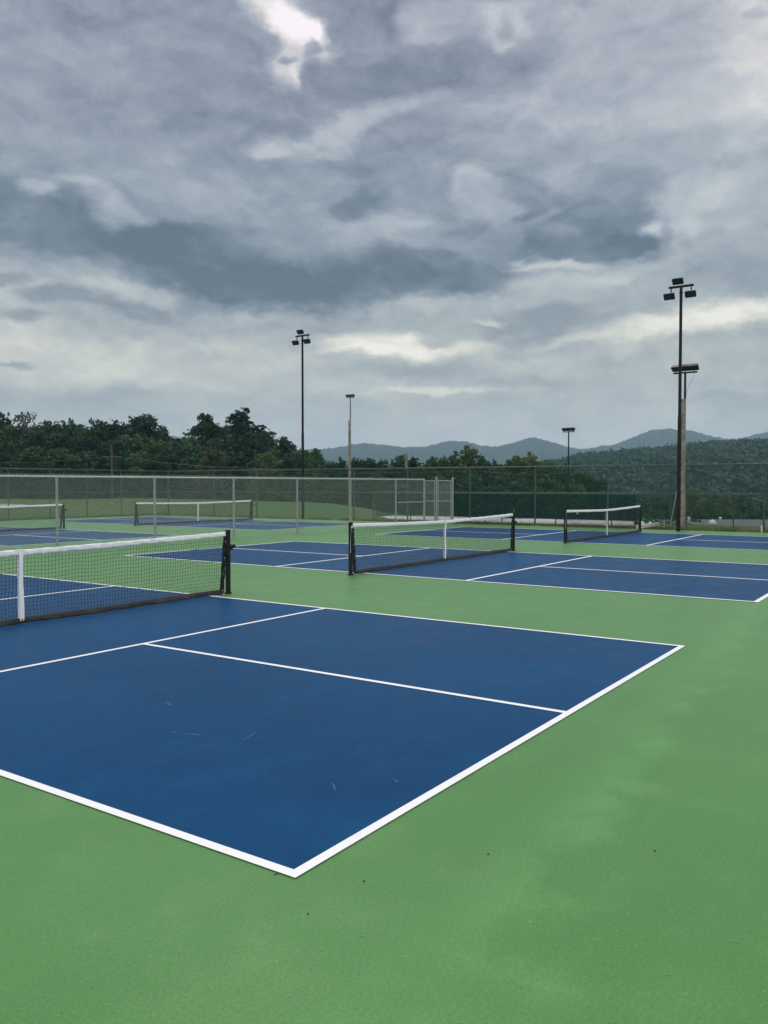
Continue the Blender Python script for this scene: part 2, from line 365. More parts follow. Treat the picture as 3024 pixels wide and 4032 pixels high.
L2 = .025
COURTS = [  # centre, half width, label
 ((0, 0), 2.975, 'nearest blue court, its corner pointing at the viewer', (2.95, -6.72)),
 ((9.7775, .012), 2.97, 'middle blue court with the black-posted net at the centre of the photo', None),
 ((19.766, .008), 2.97, 'blue court along the back fence, right of centre', None),
 ((9.906, 18.39), 2.97, 'blue court behind the silver fence at the left edge', None),
 ((19.636, 18.09), 2.97, 'farthest blue court, behind the silver fence, below the first light pole', None)]
K, B = 2.147, 6.706
for (cx, cy), S, lab, _ in COURTS:
    c = sheet('court_surface', [(-S-.02, -B-.02, S+.02, B+.02)], .003, blue_m); c.location = (cx, cy, 0)
    tag(c, lab, kind='structure')
    e = .027 if cx == 0 else .034
    def child(n, rects): sheet(n, rects, .006, line_m, c)
    child('baseline', [(-S-e, -B-e, S+e, -B+e)]); child('baseline', [(-S-e, B-e, S+e, B+e)])
    child('sideline', [(-S-e, -B+e, -S+e, B-e)]); child('sideline', [(S-e, -B+e, S+e, B-e)])
    child('kitchen_line', [(-S+e, -K-e, S-e, -K+e)]); child('kitchen_line', [(-S+e, K-e, S-e, K+e)])
    child('centre_line', [(-e, -B+e, e, -K-e)]); child('centre_line', [(-e, K+e, e, B-e)])
    if cx == 0:                                   # ball and shoe scuffs on the near court
        sm = mat('pale_scuff', (.055, .15, .26), .7, var=.3, scale=40)
        for pts, wd in (([(668, 2881), (690, 2888), (702, 2892)], .004), ([(712, 2896), (736, 2900)], .004), ([(728, 2891), (760, 2894), (796, 2899)], .005), ([(820, 2903), (845, 2906)], .004),
                        ([(952, 2920), (985, 2902), (1012, 2880)], .004), ([(655, 2768), (668, 2777), (672, 2781)], .006), ([(1305, 3085), (1316, 3100), (1320, 3118)], .003), ([(1545, 3070), (1560, 3078), (1568, 3085)], .004),
                        ([(1000, 3390-200), (1040, 3404-200)], .003), ([(1065, 2815), (1085, 2803)], .004), ([(780, 3190), (830, 3208)], .003)):
            P = [gnd(*p) for p in pts]; b = MB(); vs = []
            for i, p in enumerate(P):
                d = (P[min(i+1, len(P)-1)]-P[max(i-1, 0)]).normalized(); nrm = Vector((-d.y, d.x, 0))
                ww = wd*(.25 if i in (0, len(P)-1) else 1)
                vs += [(p.x+nrm.x*ww, p.y+nrm.y*ww, .0055), (p.x-nrm.x*ww, p.y-nrm.y*ww, .0055)]
            b.add(vs, [(2*i, 2*i+1, 2*i+3, 2*i+2) for i in range(len(P)-1)])
            b.build('scuff_mark', sm, c)

def scuffs(parent, spots, z, ma, ox=0, oy=0):
    rd = random.Random(len(spots))
    for (x, y) in spots:
        c = gnd(x, y); a = rd.gauss(.45, .8); L_ = rd.uniform(.012, .05); wd = rd.uniform(.0008, .0025)
        d = Vector((math.cos(a), math.sin(a), 0)); nn_ = Vector((-d.y, d.x, 0)); b = MB(); vs = []
        for q, ww in ((-.5, .1), (-.2, 1), (.15, .7), (.3, 1), (.5, .1)):
            p = c+d*L_*q+nn_*L_*.12*math.sin(q*4)
            vs += [(p.x+nn_.x*wd*ww, p.y+nn_.y*wd*ww, z), (p.x-nn_.x*wd*ww, p.y-nn_.y*wd*ww, z)]
        b.add(vs, [(2*i, 2*i+1, 2*i+3, 2*i+2) for i in range(4)]); b.build('scuff_mark', ma, parent)
rd_ = random.Random(12)
gs = [(1900, 3140), (2110, 3590), (2150, 3570), (2340, 3700), (1960, 3740), (1400, 3760), (2640, 3330), (2890, 3710), (2360, 3080), (2540, 3000), (2800, 3120), (640, 3470), (820, 3560), (2630, 3840), (2480, 3060), (2175, 2905), (2230, 3260), (1700, 3500), (2000, 3420), (2740, 3560)]
gs += [(rd_.uniform(1300, 3000), rd_.uniform(3000, 4000)) for _ in range(14)]
scuffs(pad, gs, .0025, mat('pale_green_scuff', (.15, .32, .13), .8, var=.3, scale=40))

# ------------------------------------------------------------------ nets
black_m = mat('black_powder_coat', (.005, .006, .006), .5, spec=.3, var=.3, scale=12)
cord_m = mat('black_net_cord', (.010, .013, .014), .8)
vinyl_m = mat('white_vinyl', (.86, .86, .85), .55, var=.06, scale=14, bump=.5, bscale=22)
strap_m = mat('white_webbing', (.86, .86, .88), .7, bump=.3, bscale=400)
band_m = mat('worn_black_band', (.014, .014, .015), .8, var=.6, scale=9, bump=.4, bscale=40)
rope_m = mat('pale_cord', (.55, .55, .50), .8)
plate_m = mat('pale_label', (.55, .57, .52), .6, var=.15, scale=50)
steel_m = mat('dull_steel', (.35, .36, .36), .4, metal=.8)
XP = 3.35
def topz(x): return .868 + (.925-.868)*(abs(x)/XP)**1.35
def make_net(loc, label, detail, seed, side=1):
    rd = random.Random(seed)
    t = thing('pickleball_net', (*loc, 0), label, 'net', 'white-taped pickleball nets')
    for s in (-1, 1):
        b = MB(); b.lathe((s*XP, 0, 0), [(.056, .002), (.056, .018), (.040, .022), (.038, .03), (.038, .905), (.040, .91), (.040, .945), (.034, .953)], 18)
        b.box((s*(XP-.03), 0, .915), (.05, .02, .05)); 
        p = b.build('post', black_m, t, smooth=False)
        if s == 1:                                        # ratchet that tightens the net
            b = MB(); z = .70
            b.tube((s*(XP+.02), 0, z), (s*(XP+.075), 0, z), .034, n=14); b.tube((s*(XP+.07), 0, z), (s*(XP+.11), 0, z), .020, n=12)
            b.box((s*(XP+.055), 0, z-.035), (.05, .05, .03)); b.tube((s*(XP+.11), 0, z), (s*(XP+.135), 0, z+.002), .030, n=14)
            b.build('ratchet', black_m, p)
            b = MB(); b.tube((XP, -.04, .60), (XP-.14, -.02, .605), .007, n=6); b.build('hook', black_m, p)
            b = MB(); b.path([(XP-.06, 0, .93), (XP-.02, -.01, .95), (XP+.0, -.01, .985), (XP+.005, -.01, 1.02)], .003, 5); b.build('cable_end', steel_m, p)
        else:
            b = MB(); b.box((-XP-.012, -.042, .87), (.05, .006, .04)); b.build('label_plate', plate_m, p)
            b = MB(); b.path([(-XP-.03, -.04, .86), (-XP-.046, -.03, .6), (-XP-.043, -.03, .4)], .0035, 5); b.build('tie_cord', rope_m, p)
    # netting, gathered a little towards the bottom and loose in its middle
    def surf(s, q):
        x = s*(3.20+.09*q); zt = topz(x)-.065
        z = .055+(zt-.055)*q
        bul = .018*math.sin(s*9+seed)*(1-q)+.03*(1-q)*math.sin(math.pi*min(1, q*1.6))*math.sin(s*3.1+seed*2)
        z += .006*math.sin(s*31+seed)*math.sin(q*math.pi)+(.004*math.sin(x*57+q*9) if detail else 0)
        x += .006*math.sin(q*17+s*23)*(1-q)
        return Vector((x, bul, z))
    b = MB(); nh = 16; nv = 142; rr = .0021
    for i in range(1, nh):
        b.path([surf(-1+2*j/48, i/nh) for j in range(49)], rr, 3)
    for j in range(nv+1):
        b.path([surf(-1+2*j/nv, k/8) for k in range(9)], rr, 3)
    b.build('netting', cord_m, t)
    # top tape: a folded vinyl sleeve, creased
    b = MB(); N = 260; prof = [(-.007, -.066), (-.010, -.045), (-.011, -.015), (-.006, .002), (.006, .002), (.011, -.015), (.010, -.045), (.007, -.066)]; vs = []
    ph = [rd.uniform(0, 6.28) for _ in range(8)]
    for i in range(N+1):
        x = -3.30+6.60*i/N
        for (y, z) in prof:
            wv = (.0035*math.sin(x*23+z*95+ph[0])+.0028*math.sin(x*41-z*130+ph[1])+.002*math.sin(x*67+z*160+ph[2]))*(1.2 if y < 0 else 1)
            vs.append((x, y+wv*(1 if y > 0 else -1), topz(x)+z*(1+.05*math.sin(x*5+ph[3]))+.0018*math.sin(x*17+ph[4])+.001*math.sin(x*49+ph[5])))
    n = len(prof); fs = [(i*n+k, i*n+(k+1) % n, (i+1)*n+(k+1) % n, (i+1)*n+k) for i in range(N) for k in range(n)]
    fs += [tuple(range(n-1, -1, -1)), tuple(range(N*n, N*n+n))]; b.add(vs, fs)
    tp = b.build('top_tape', vinyl_m, t, smooth=True)
    # bottom band lying on the court, weathered
    b = MB(); vs = []; N = 130
    for i in range(N+1):
        s = -1+2*i/N; p = surf(s, 0); f = .018*math.sin(s*14+seed)+.01*math.sin(s*37)
        vs += [(p.x, p.y+.012, .075), (p.x, p.y-.006, .060), (p.x, p.y-.028+f*.4, .036), (p.x, p.y-.048+f, .012+.004*math.sin(s*50)), (p.x, p.y-.040+f, .0095), (p.x, p.y+.008, .05)]
    b.add(vs, [(i*6+k, i*6+(k+1) % 6, (i+1)*6+(k+1) % 6, (i+1)*6+k) for i in range(N) for k in range(6)])
    b.build('bottom_band', band_m, t, smooth=True)
    for s in (-1, 1):                                     # side bands laced to the posts
        b = MB(); vs = []
        for k in range(15):
            q = k/14; z = .015+(.86)*q; x = s*(3.215+.085*q+.004*math.sin(q*21+s)); wv = .006*math.sin(q*33)
            vs += [(x-s*.035, -.008+wv, z), (x+s*.035, -.010+wv, z), (x+s*.035, .008+wv, z), (x-s*.035, .008+wv, z)]
        b.add(vs, [(k*4+a, k*4+(a+1) % 4, (k+1)*4+(a+1) % 4, (k+1)*4+a) for k in range(14) for a in range(4)]+[(3, 2, 1, 0), (56, 57, 58, 59)])
        sb = b.build('side_band', black_m, t)
        for k in range(4):
            b = MB(); z = .05+.24*k; q = z/.86; b.tube((s*(3.215+.085*q), -.010, z+.01), (s*(3.215+.085*q), -.016, z+.01), .011, n=10)
            b.build('grommet', steel_m, sb)
        b = MB(); q = .12
        b.path([(s*3.24, -.01, .05), (s*3.28, -.02, .09), (s*(XP-.03), -.03, .2), (s*(XP-.04), -.03, .34)], .003, 4)
        b.build('lacing', cord_m, sb)
    # centre strap
    b = MB(); vs = []
    for k in range(13):
        q = k/12; z = .045+(topz(0)-.042)*q; y = .02+.004*math.sin(q*9); dx = .003*math.sin(q*5+seed)
        vs += [(-.026+dx, -y, z), (.026+dx, -y, z), (.026+dx, -y+.003, z), (-.026+dx, -y+.003, z)]
    b.add(vs, [(k*4+a, k*4+(a+1) % 4, (k+1)*4+(a+1) % 4, (k+1)*4+a) for k in range(12) for a in range(4)]+[(3, 2, 1, 0), (48, 49, 50, 51)])
    vs2 = [(x, -y, z) for (x, y, z) in vs]
    b.add(vs2, [(k*4+a, (k+1)*4+a, (k+1)*4+(a+1) % 4, k*4+(a+1) % 4) for k in range(12) for a in range(4)])
    b.box((0, 0, topz(0)+.004), (.052, .046, .004))
    st = b.build('centre_strap', strap_m, t)
    b = MB(); b.tube((0, -.022, .06), (0, -.029, .06), .012, n=10); b.build('grommet', steel_m, st)
    return t
make_net(COURTS[0][0], 'nearest net, cut by the left edge of the photo, ratchet on its black post', True, 1)
make_net(COURTS[1][0], 'net at the middle of the photo, in front of the silver gates', True, 2)
make_net(COURTS[2][0], 'net in front of the green back fence, left of the tall light poles', False, 3)
make_net(COURTS[3][0], 'net half out of the photo at left, seen through the silver fence', False, 4)
make_net(COURTS[4][0], 'whole net seen through the silver fence, two fence posts crossing it', False, 5)

# ------------------------------------------------------------------ chain link
galv_m = mat('galvanised_steel', (.25, .29, .27), .45, metal=.0, var=.15, scale=6)
rail_m = mat('lit_galvanised_rail', (.50, .54, .52), .4, var=.1, scale=4)  # paler copy of the steel: light from above put into the rail's colour
wire_m = mat('galvanised_wire', (.46, .51, .48), .5, metal=.0)
greenpipe_m = mat('green_coated_pipe', (.050, .095, .075), .5, var=.25, scale=5)
greenwire_m = mat('green_coated_wire', (.014, .060, .046), .6)
def chain_mesh(L, z0, z1, pitch, r, off=0.0, knuckle=False):
    """crossing diagonal wires of one chain-link panel in the local xz plane"""
    vs = []; fs = []; H = z1-z0; slope = 1.0
    for sgn in (1, -1):
        k0 = int(math.floor(-H/pitch)); k1 = int(math.ceil((L+H)/pitch))
        for k in range(k0, k1+1):
            a = k*pitch+off
            # line x = a + sgn*(z-z0)
            xa, za, xb, zb = a, z0, a+sgn*H*slope, z1
            def cut(x0_, z0_, x1_, z1_):
                tA, tB = 0.0, 1.0; dx = x1_-x0_
                if abs(dx) < 1e-9: return None
                for lim, side in ((0, 1), (L, -1)):
                    q = (lim-x0_)/dx
                    if dx*side > 0: tA = max(tA, q)
                    else: tB = min(tB, q)
                return (tA, tB) if tB-tA > 1e-3 else None
            c = cut(xa, za, xb, zb)
            if not c: continue
            x0_ = xa+(xb-xa)*c[0]; zz0 = za+(zb-za)*c[0]; x1_ = xa+(xb-xa)*c[1]; zz1 = za+(zb-za)*c[1]
            y = sgn*r*.9; d = .7071*r*1.15
            o = len(vs)
            for (x, z) in ((x0_, zz0), (x1_, zz1)):
                vs += [(x-sgn*d, y, z+d), (x+sgn*d, y, z-d), (x, y+r*1.2*(-1 if sgn < 0 else 1), z)]
            fs += [(o, o+1, o+4, o+3), (o+1, o+2, o+5, o+4), (o+2, o, o+3, o+5)]
    if knuckle:
        n = int(L/pitch)
        for k in range(n+1):
            x = min(L-.004, k*pitch+off % pitch); o = len(vs)
            for (dx, dz) in ((-.006, 0), (.006, 0), (.004, .022), (-.004, .022)):
                vs += [(x+dx, -.004, z1+dz), (x+dx, .004, z1+dz)]
            fs += [(o, o+2, o+4, o+6), (o+1, o+7, o+5, o+3), (o, o+6, o+7, o+1), (o+2, o+3, o+5, o+4)]
    return np.array(vs), fs
def add_mesh_panel(p, q, z0, z1, pitch, r, ma, parent, name='wire_mesh', knuckle=False):
    p = Vector((*p, 0)); q = Vector((*q, 0)); d = q-p; L = d.length; a = math.atan2(d.y, d.x)
    vs, fs = chain_mesh(L, z0, z1, pitch, r, knuckle=knuckle)
    c, s = math.cos(a), math.sin(a)
    X = np.stack([p.x+vs[:, 0]*c-vs[:, 1]*s, p.y+vs[:, 0]*s+vs[:, 1]*c, vs[:, 2]], -1)
    return np_mesh(name, X, fs, ma, parent)
def fence_post(x, y, top, r, ma, parent, z0=-.05, ball=False, name='post', cap=True):
    b = MB(); b.tube((x, y, z0), (x, y, top), r, n=12); o = b.build(name, ma, parent)
    if cap:
        b = MB()
        b.lathe((x, y, top), [(r*1.12, -.03), (r*1.12, .005), (r*.9, .025), (r*.35, .045)] if ball else [(r*1.15, -.035), (r*1.15, .004), (r*.7, .02), (.012, .03)], 12)
        if not ball: b.tube((x-.035, y-.0, top+.012), (x+.035, y, top+.012), .030, n=10)
        b.build('post_cap', ma, o)
    return o
# silver fence between the two rows of courts
FY = 9.25
sf = thing('chain_link_fence', (0, 0, 0), 'silver galvanised chain link fence between the two rows of courts', 'fence')
posts = [.67, 3.72, 6.77, 9.80, 12.85, 15.83, 18.82, 21.80]
for x in posts:
    o = fence_post(x, FY, 1.80, .032, galv_m, sf)
    for z in (.12, .55, 1.0, 1.42, 1.72):
        b = MB(); b.tube((x, FY, z), (x, FY, z+.012), .037, n=12); b.build('tie_band', galv_m, o)
fence_post(23.92, FY, 1.86, .036, galv_m, sf, ball=True)
b = MB(); b.tube((.0, FY, 1.825), (23.92, FY, 1.845), .023, n=10); b.build('top_rail', rail_m, sf, smooth=True)
b = MB(); b.tube((21.80, FY, .93), (23.92, FY, .93), .020, n=8); b.build('middle_rail', galv_m, sf)
add_mesh_panel((0, FY-.034), (23.9, FY-.034), .04, 1.875, .0655, .0018, wire_m, sf, knuckle=True)
# gate leaf in line, a second leaf standing open, the gate posts
def gate(p, q, label):
    g = thing('fence_gate', (0, 0, 0), label, 'gate')
    P = Vector((*p, 0)); Q = Vector((*q, 0))
    b = MB()
    for z in (.10, .94, 1.80): b.tube(P+Vector((0, 0, z)), Q+Vector((0, 0, z)), .020, n=8)
    b.tube(P+Vector((0, 0, .08)), P+Vector((0, 0, 1.83)), .022, n=8); b.tube(Q+Vector((0, 0, .08)), Q+Vector((0, 0, 1.83)), .022, n=8)
    b.build('gate_frame', galv_m, g)
    add_mesh_panel(p, q, .1, 1.80, .0655, .0025, wire_m, g)
    return g
gate((23.99, FY+.01), (24.78, FY+.01), 'closed gate leaf with a bright middle bar at the end of the silver fence')
gA = gate((24.90, 9.16), (25.22, 8.72), 'narrow gate leaf standing open beside the thick end post')
gp = thing('gate_post', (24.86, 9.22, 0), 'round silver gate post between the closed and the open gate leaf', 'post'); fence_post(0, 0, 1.92, .040, galv_m, gp, ball=True)
gp = thing('gate_post', (25.30, 8.68, 0), 'thickest silver gate post, at the right end of the gates', 'post'); fence_post(0, 0, 1.90, .044, galv_m, gp, ball=True)

# green perimeter fence
def bu(v): return 25.75+(26.98-v)*.036
pf = thing('perimeter_fence', (0, 0, 0), 'tall dark green chain link fence round the back and far left of the courts', 'fence')
bw = [23.55, 20.58, 17.55, 14.55, 11.6, 8.45, 5.45, 2.40, -.58, -3.28, -6.2, -9.2]
ZT = 2.38
fence_post(bu(26.98), 26.98, ZT, .045, greenpipe_m, pf, ball=True)
for v in bw: fence_post(bu(v), v, ZT-.03, .036, greenpipe_m, pf, cap=False)
for x in (22.6, 20.5, 18.45, 16.3, 14.2, 12.1): fence_post(x, 26.98, ZT-.03, .03, greenpipe_m, pf, cap=False)
b = MB(); b.tube((bu(26.98), 26.98, ZT), (bu(-9.2), -9.2, ZT), .026, n=8); b.build('top_rail', greenpipe_m, pf, smooth=True)
b = MB(); b.tube((10, 26.98, ZT), (bu(26.98), 26.98, ZT), .022, n=8); b.build('top_rail', greenpipe_m, pf, smooth=True)
b = MB(); b.tube((bu(26.98), 26.98, 1.26), (bu(-9.2), -9.2, 1.26), .022, n=8); b.build('middle_rail', greenpipe_m, pf, smooth=True)
b = MB(); b.tube((10, 26.98, 1.26), (bu(26.98), 26.98, 1.26), .016, n=8); b.build('middle_rail', greenpipe_m, pf, smooth=True)
add_mesh_panel((bu(26.98)-.045, 26.98), (bu(-9.2)-.045, -9.2), .03, ZT, .07, .0022, greenwire_m, pf)
add_mesh_panel((10, 26.93), (bu(26.98), 26.93), .03, ZT, .07, .0020, greenwire_m, pf)
# lower fence just behind, carrying the wind screen
lf = thing('low_fence', (0, 0, 0), 'low dark green fence with a wind screen, just behind the tall back fence', 'fence')
for v in (14.0, 11.9, 9.7, 7.3, 4.85, 2.5, .2, -2.1, -4.5, -6.9): fence_post(bu(v)+.75, v, 1.28, .026, greenpipe_m, lf, cap=False)
b = MB(); b.tube((bu(14)+.75, 14, 1.30), (bu(-8)+.75, -8, 1.30), .020, n=8); b.build('top_rail', greenpipe_m, lf, smooth=True)
add_mesh_panel((bu(14)+.72, 14), (bu(-8)+.72, -8), .02, 1.30, .06, .0020, greenwire_m, lf)
def screen_nodes(k, b, co):
    out = [n for n in k.n if n.type == 'OUTPUT_MATERIAL'][0]
    tr = k.new('ShaderNodeBsdfTransparent'); mx = k.new('ShaderNodeMixShader')
    f = k.rng(k.noise(co, 1.1, 5, .7), .3, .7, .42, .72)
    k.put(mx.inputs[0], f); k.l.new(tr.outputs[0], mx.inputs[1]); k.l.new(b.outputs[0], mx.inputs[2]); k.l.new(mx.outputs[0], out.inputs[0])
screen_m = mat('wind_screen_cloth', (.008, .042, .036), .9, spec=.1, fn=screen_nodes)
b = MB(); vs = []; N = 90
for i in range(N+1):
    v = 13.8+(1.5-13.8)*i/N
    for z in (.17, .5, .9, 1.26): vs.append((bu(v)+.70+.012*math.sin(v*7+z*4), v, z+(.012*math.sin(v*2.6) if z < .3 else 0)))
b.add(vs, [(i*4+k, i*4+k+1, (i+1)*4+k+1, (i+1)*4+k) for i in range(N) for k in range(3)])
b.build('wind_screen', screen_m, lf)

# ------------------------------------------------------------------ strips behind the fence
def conc(k, b, co):
    c = k.mix(k.rng(k.noise(co, 3, 6, .7), .3, .7), (.50, .51, .48, 1), (.72, .73, .70, 1))
    c = k.mix(k.rng(k.noise(co, 40, 3, .7), .5, .75, 0, .5), c, (.36, .36, .34, 1)); k.put(b.inputs['Base Color'], c)
gravel_m = mat('pale_gravel', (.6, .6, .58), .9, fn=conc, bump=.5, bscale=30)
b = MB(); vs = []; n = 60
for i in range(n+1):
    v = 1.3+(14.6-1.3)*i/n; a = mnoise.noise(Vector((v, 0, 0)))*.25; e = min(1, i/3, (n-i)/6)
    vs += [(27.55+a-.0+(1-e)*.9, v, -.012), (27.7+a+(1-e)*.7, v, .05), (30.3-(1-e)*.9+mnoise.noise(Vector((v, 5, 0)))*.2, v, .07)]
b.add(vs, [(i*3+k, i*3+k+1, (i+1)*3+k+1, (i+1)*3+k) for i in range(n) for k in range(2)])
tag(b.build('gravel_path', gravel_m), 'pale gravel strip behind the wind screen', kind='structure')
dirt_m = mat('infield_dirt', (.36, .30, .22), .95, var=.15, scale=.6)
b = MB(); cx, cy = 29.0, 54.5; vs = [(cx, cy, .03)]
for i in range(40):
    a = 2*math.pi*i/40; r_ = 1+.08*math.sin(3*a); vs.append((cx+5.2*r_*math.cos(a), cy+6.5*r_*math.sin(a), .03))
b.add(vs, [(0, i+1, (i+1) % 40+1) for i in range(40)])
tag(b.build('dirt_path', dirt_m), 'beige bare dirt at the far left edge of the field', kind='structure')

# grass blades in the strip between paving and fence
gv = []; gf = []
def blade(x, y, z, h, wd):
    a = random.uniform(0, 6.28); lx, ly = random.gauss(0, .35)*h, random.gauss(0, .35)*h; dx, dy = math.cos(a)*wd, math.sin(a)*wd
    o = len(gv); gv.extend([(x-dx, y-dy, z), (x+dx, y+dy, z), (x+lx*.4+dx*.6, y+ly*.4+dy*.6, z+h*.6), (x+lx, y+ly, z+h)]); gf.append((o, o+1, o+2, o+3))
for i in range(15000):
    v = random.uniform(-9, 16) if random.random() < .85 else random.uniform(16, 27)
    e = 25.0-(v-2)*.0175
    x = e+abs(random.gauss(0, .75)); cl = mnoise.noise(Vector((x*1.5, v*1.5, 0)))
    if cl < -.15: continue
    blade(x, v, -.03, random.uniform(.03, .10)*(1.3+cl), .006)
for i in range(3500):
    x = random.uniform(8, 25.4); blade(x, 26.65+abs(random.gauss(0, .35)), -.03, random.uniform(.04, .16), .008)
def blade_nodes(k, b, co):
    k.put(b.inputs['Base Color'], k.mix(k.rng(k.noise(co, 1.3, 4, .7), .4, .65), (.055, .105, .03, 1), (.17, .16, .07, 1)))
blade_m = mat('grass_blades', (.08, .12, .04), .8, spec=.2, fn=blade_nodes)
tag(np_mesh('grass', gv, gf, blade_m), 'rough grass growing along the edge of the green paving', 'grass', kind='stuff')

# ------------------------------------------------------------------ floodlight poles
pole_m = mat('weathered_dark_steel', (.009, .008, .008), .7, spec=.3, var=.5, scale=2.5)
lamp_m = mat('dark_lamp_housing', (.010, .012, .018), .45, var=.2, scale=10)
glass_m = mat('lamp_glass', (.02, .025, .03), .3, spec=.4)
dimwood_m = mat('dark_weathered_wood', (.07, .065, .05), .9, var=.4, scale=5)
wood_m = mat('weathered_wood', (.20, .185, .15), .9, var=.4, scale=5, bump=.6, bscale=18)
def lamp_head(parent, c, rz, tilt, w_=.38, h_=.235, d_=.11):
    """floodlight: rounded tapering housing with a glass front"""
    rot = Matrix.Rotation(rz, 3, 'Z') @ Matrix.Rotation(tilt, 3, 'X')
    b = MB(); prof = []
    def ring(sx, sy, y):
        pts = []
        for a, bq in ((1, 1), (-1, 1), (-1, -1), (1, -1)):
            for t in ((0, 25, 50, 75, 90) if True else ()):
                base = {(1, 1): 0, (-1, 1): 90, (-1, -1): 180, (1, -1): 270}[(a, bq)]
                ang = R(base+t); rr = min(sx, sy)*.3
                pts.append(Vector((a*(sx-rr)+rr*math.cos(ang), y, bq*(sy-rr)+rr*math.sin(ang))))
        return pts
    rings = [ring(w_*.36, h_*.32, d_*.62), ring(w_*.44, h_*.42, d_*.35), ring(w_*.49, h_*.48, -d_*.2), ring(w_*.5, h_*.5, -d_*.45), ring(w_*.46, h_*.44, -d_*.5)]
    n = 20; vs = [rot @ p + Vector(c) for r_ in rings for p in r_]
    fs = [(j*n+i, (j+1)*n+i, (j+1)*n+(i+1) % n, j*n+(i+1) % n) for j in range(4) for i in range(n)]+[tuple(range(n)), tuple(range(5*n-1, 4*n-1, -1))]
    b.add(vs, fs); o = b.build('lamp_head', lamp_m, parent)
    b = MB(); g = [rot @ Vector((p.x*.88, -d_*.52, p.z*.86)) + Vector(c) for p in rings[4]]; g2 = [p + rot @ Vector((0, .006, 0)) for p in g]
    b.add(g+g2, [tuple(range(n)), tuple(range(2*n-1, n-1, -1))]+[(i, (i+1) % n, n+(i+1) % n, n+i) for i in range(n)])
    b.build('lamp_glass', glass_m, o)
    return o
def court_light(p, top, label, lean=0.0):
    t = thing('floodlight_pole', p, label, 'light pole', 'court floodlight poles')
    H = top-p[2]
    b = MB(); b.lathe((0, 0, 0), [(.11, 0), (.11, .02), (.070, .03), (.064, H*.45), (.055, H*.46), (.050, H-.55), (.062, H-.54), (.062, H-.50), (.048, H-.49), (.048, H-.36), (.03, H-.33)], 14)
    b.build('pole', pole_m, t, smooth=False)
    b = MB(); b.box((0, 0, H-.30), (.07, .84, .07)); b.tube((0, 0, H-.40), (0, 0, H-.28), .045, n=10); b.build('crossarm', pole_m, t)
    face = R(-90)                                          # lamps look over the courts, towards -x
    for s in (-1, 1):
        b = MB(); b.tube((0, s*.34, H-.33), (0, s*.34, H-.45), .02, n=8); b.lathe((0, s*.34, H-.43), [(.015, -.03), (.034, 0), (.015, .03)], 8); b.build('bracket', pole_m, t)
        lamp_head(t, (-.05, s*.36+.02, H-.60), face, R(32))
    lamp_head(t, (-.03, .10, H-.10), face, R(38))
    return t
p1 = gnd(1193, 2041); t1 = CAM.z+(1912-1304)*((p1-CAM).dot(FWD))/F
lp1 = court_light((p1.x, p1.y, -.03), t1, 'tall dark floodlight pole standing alone left of centre, outside the fence corner')
p2 = gnd(2671, 2092); t2 = CAM.z+(1912-1104)*((p2-CAM).dot(FWD))/F
lp2 = court_light((p2.x, p2.y, -.02), t2, 'tallest floodlight pole, black, at the right, in front of the wooden pole')
def field_light(x, ywood, ytop, xs, ybase_depth, label, L=.86, wood=True, extra=False):
    D = ybase_depth; base = at(x, 2000, D); base.z = float(terrain(base.x, base.y))
    ztop = CAM.z+(1910-ytop)*D/F; zw = CAM.z+(1910-ywood)*D/F
    t = thing('field_light_pole', (base.x, base.y, base.z), label, 'light pole', 'field floodlight poles')
    H = ztop-base.z; hw = zw-base.z
    off = RGT*((xs-x)/F*D)
    if wood:
        b = MB(); b.path([(0, 0, -.3), (.01, .01, hw*.5), (0, 0, hw)], lambda q: .15-.035*q, 12); b.build('wooden_pole', wood_m, t)
        b = MB(); b.tube((off.x, off.y, hw-1.0), (off.x, off.y, H-.18), .040, n=10)
        for z in (hw-.85, hw-.15): b.tube((0, 0, z), (off.x, off.y, z), .03, n=6)
        b.build('pole', pole_m, t)
        for k_ in (-1, 1):
            b = MB(); b.path([(off.x+.02, off.y+k_*L*.36, H-.12), (off.x+.02, off.y+k_*L*.34, H-.32), (off.x, off.y+k_*L*.22, H-.55), (off.x, off.y+k_*.07, hw+.3), (0, .02*k_, hw-.4)], .004, 4); b.build('cable', pole_m, t)
    else:
        b = MB(); b.tube((0, 0, -.3), (0, 0, H-.18), .065, .045, n=10); b.build('pole', pole_m, t)
    b = MB(); b.box((off.x, off.y, H-.17), (.06, L, .055)); b.build('crossarm', pole_m, t)
    for i_, s in enumerate((-1, 0, 1)):
        b = MB(); b.tube((off.x, off.y+s*L*.36, H-.15), (off.x, off.y+s*L*.36, H-.08), .014, n=6); b.build('bracket', pole_m, t)
        lamp_head(t, (off.x-.02, off.y+s*L*.36, H+.02), R(-90+(0, 4, -14)[i_]), R(50 if wood else 20), .36, .24, .15)
    if extra:
        b = MB(); z = H-(1822-1690)*D/F
        b.path([(0, 0, z-.45), (.0, .12, z-.35), (0, .18, z-.2)], .012, 6); b.lathe((0, .20, z-.14), [(.03, -.2), (.06, -.1), (.075, .1), (.04, .18)], 10); b.build('speaker_horn', pole_m, t)
    return t
field_light(2683, 1574, 1452, 2692, 31.0, 'weathered wooden pole with a lamp bar, just behind the tallest floodlight pole')
field_light(1377, 1657, 1560, 1380, 77.0, 'wooden pole with a thin steel mast and tilted lamp bar, left of the far mountains')
field_light(2237, 1750, 1692, 2237, 60.0, 'slim distant light pole with a level lamp bar, in front of the green hill', wood=False, extra=True)

# guy wire of the wooden pole
gw = MB(); A_ = at(2683, 1830, 31.0); gg = gnd(2637, 2080); gw.path([gg, gg.lerp(A_, .5)+Vector((0, 0, -.03)), A_], .011, 6)
tag(gw.build('guy_wire', mat('pale_guy_wire', (.40, .40, .36), .6)), 'pale guy wire slanting down from the wooden pole to the grass', 'wire')

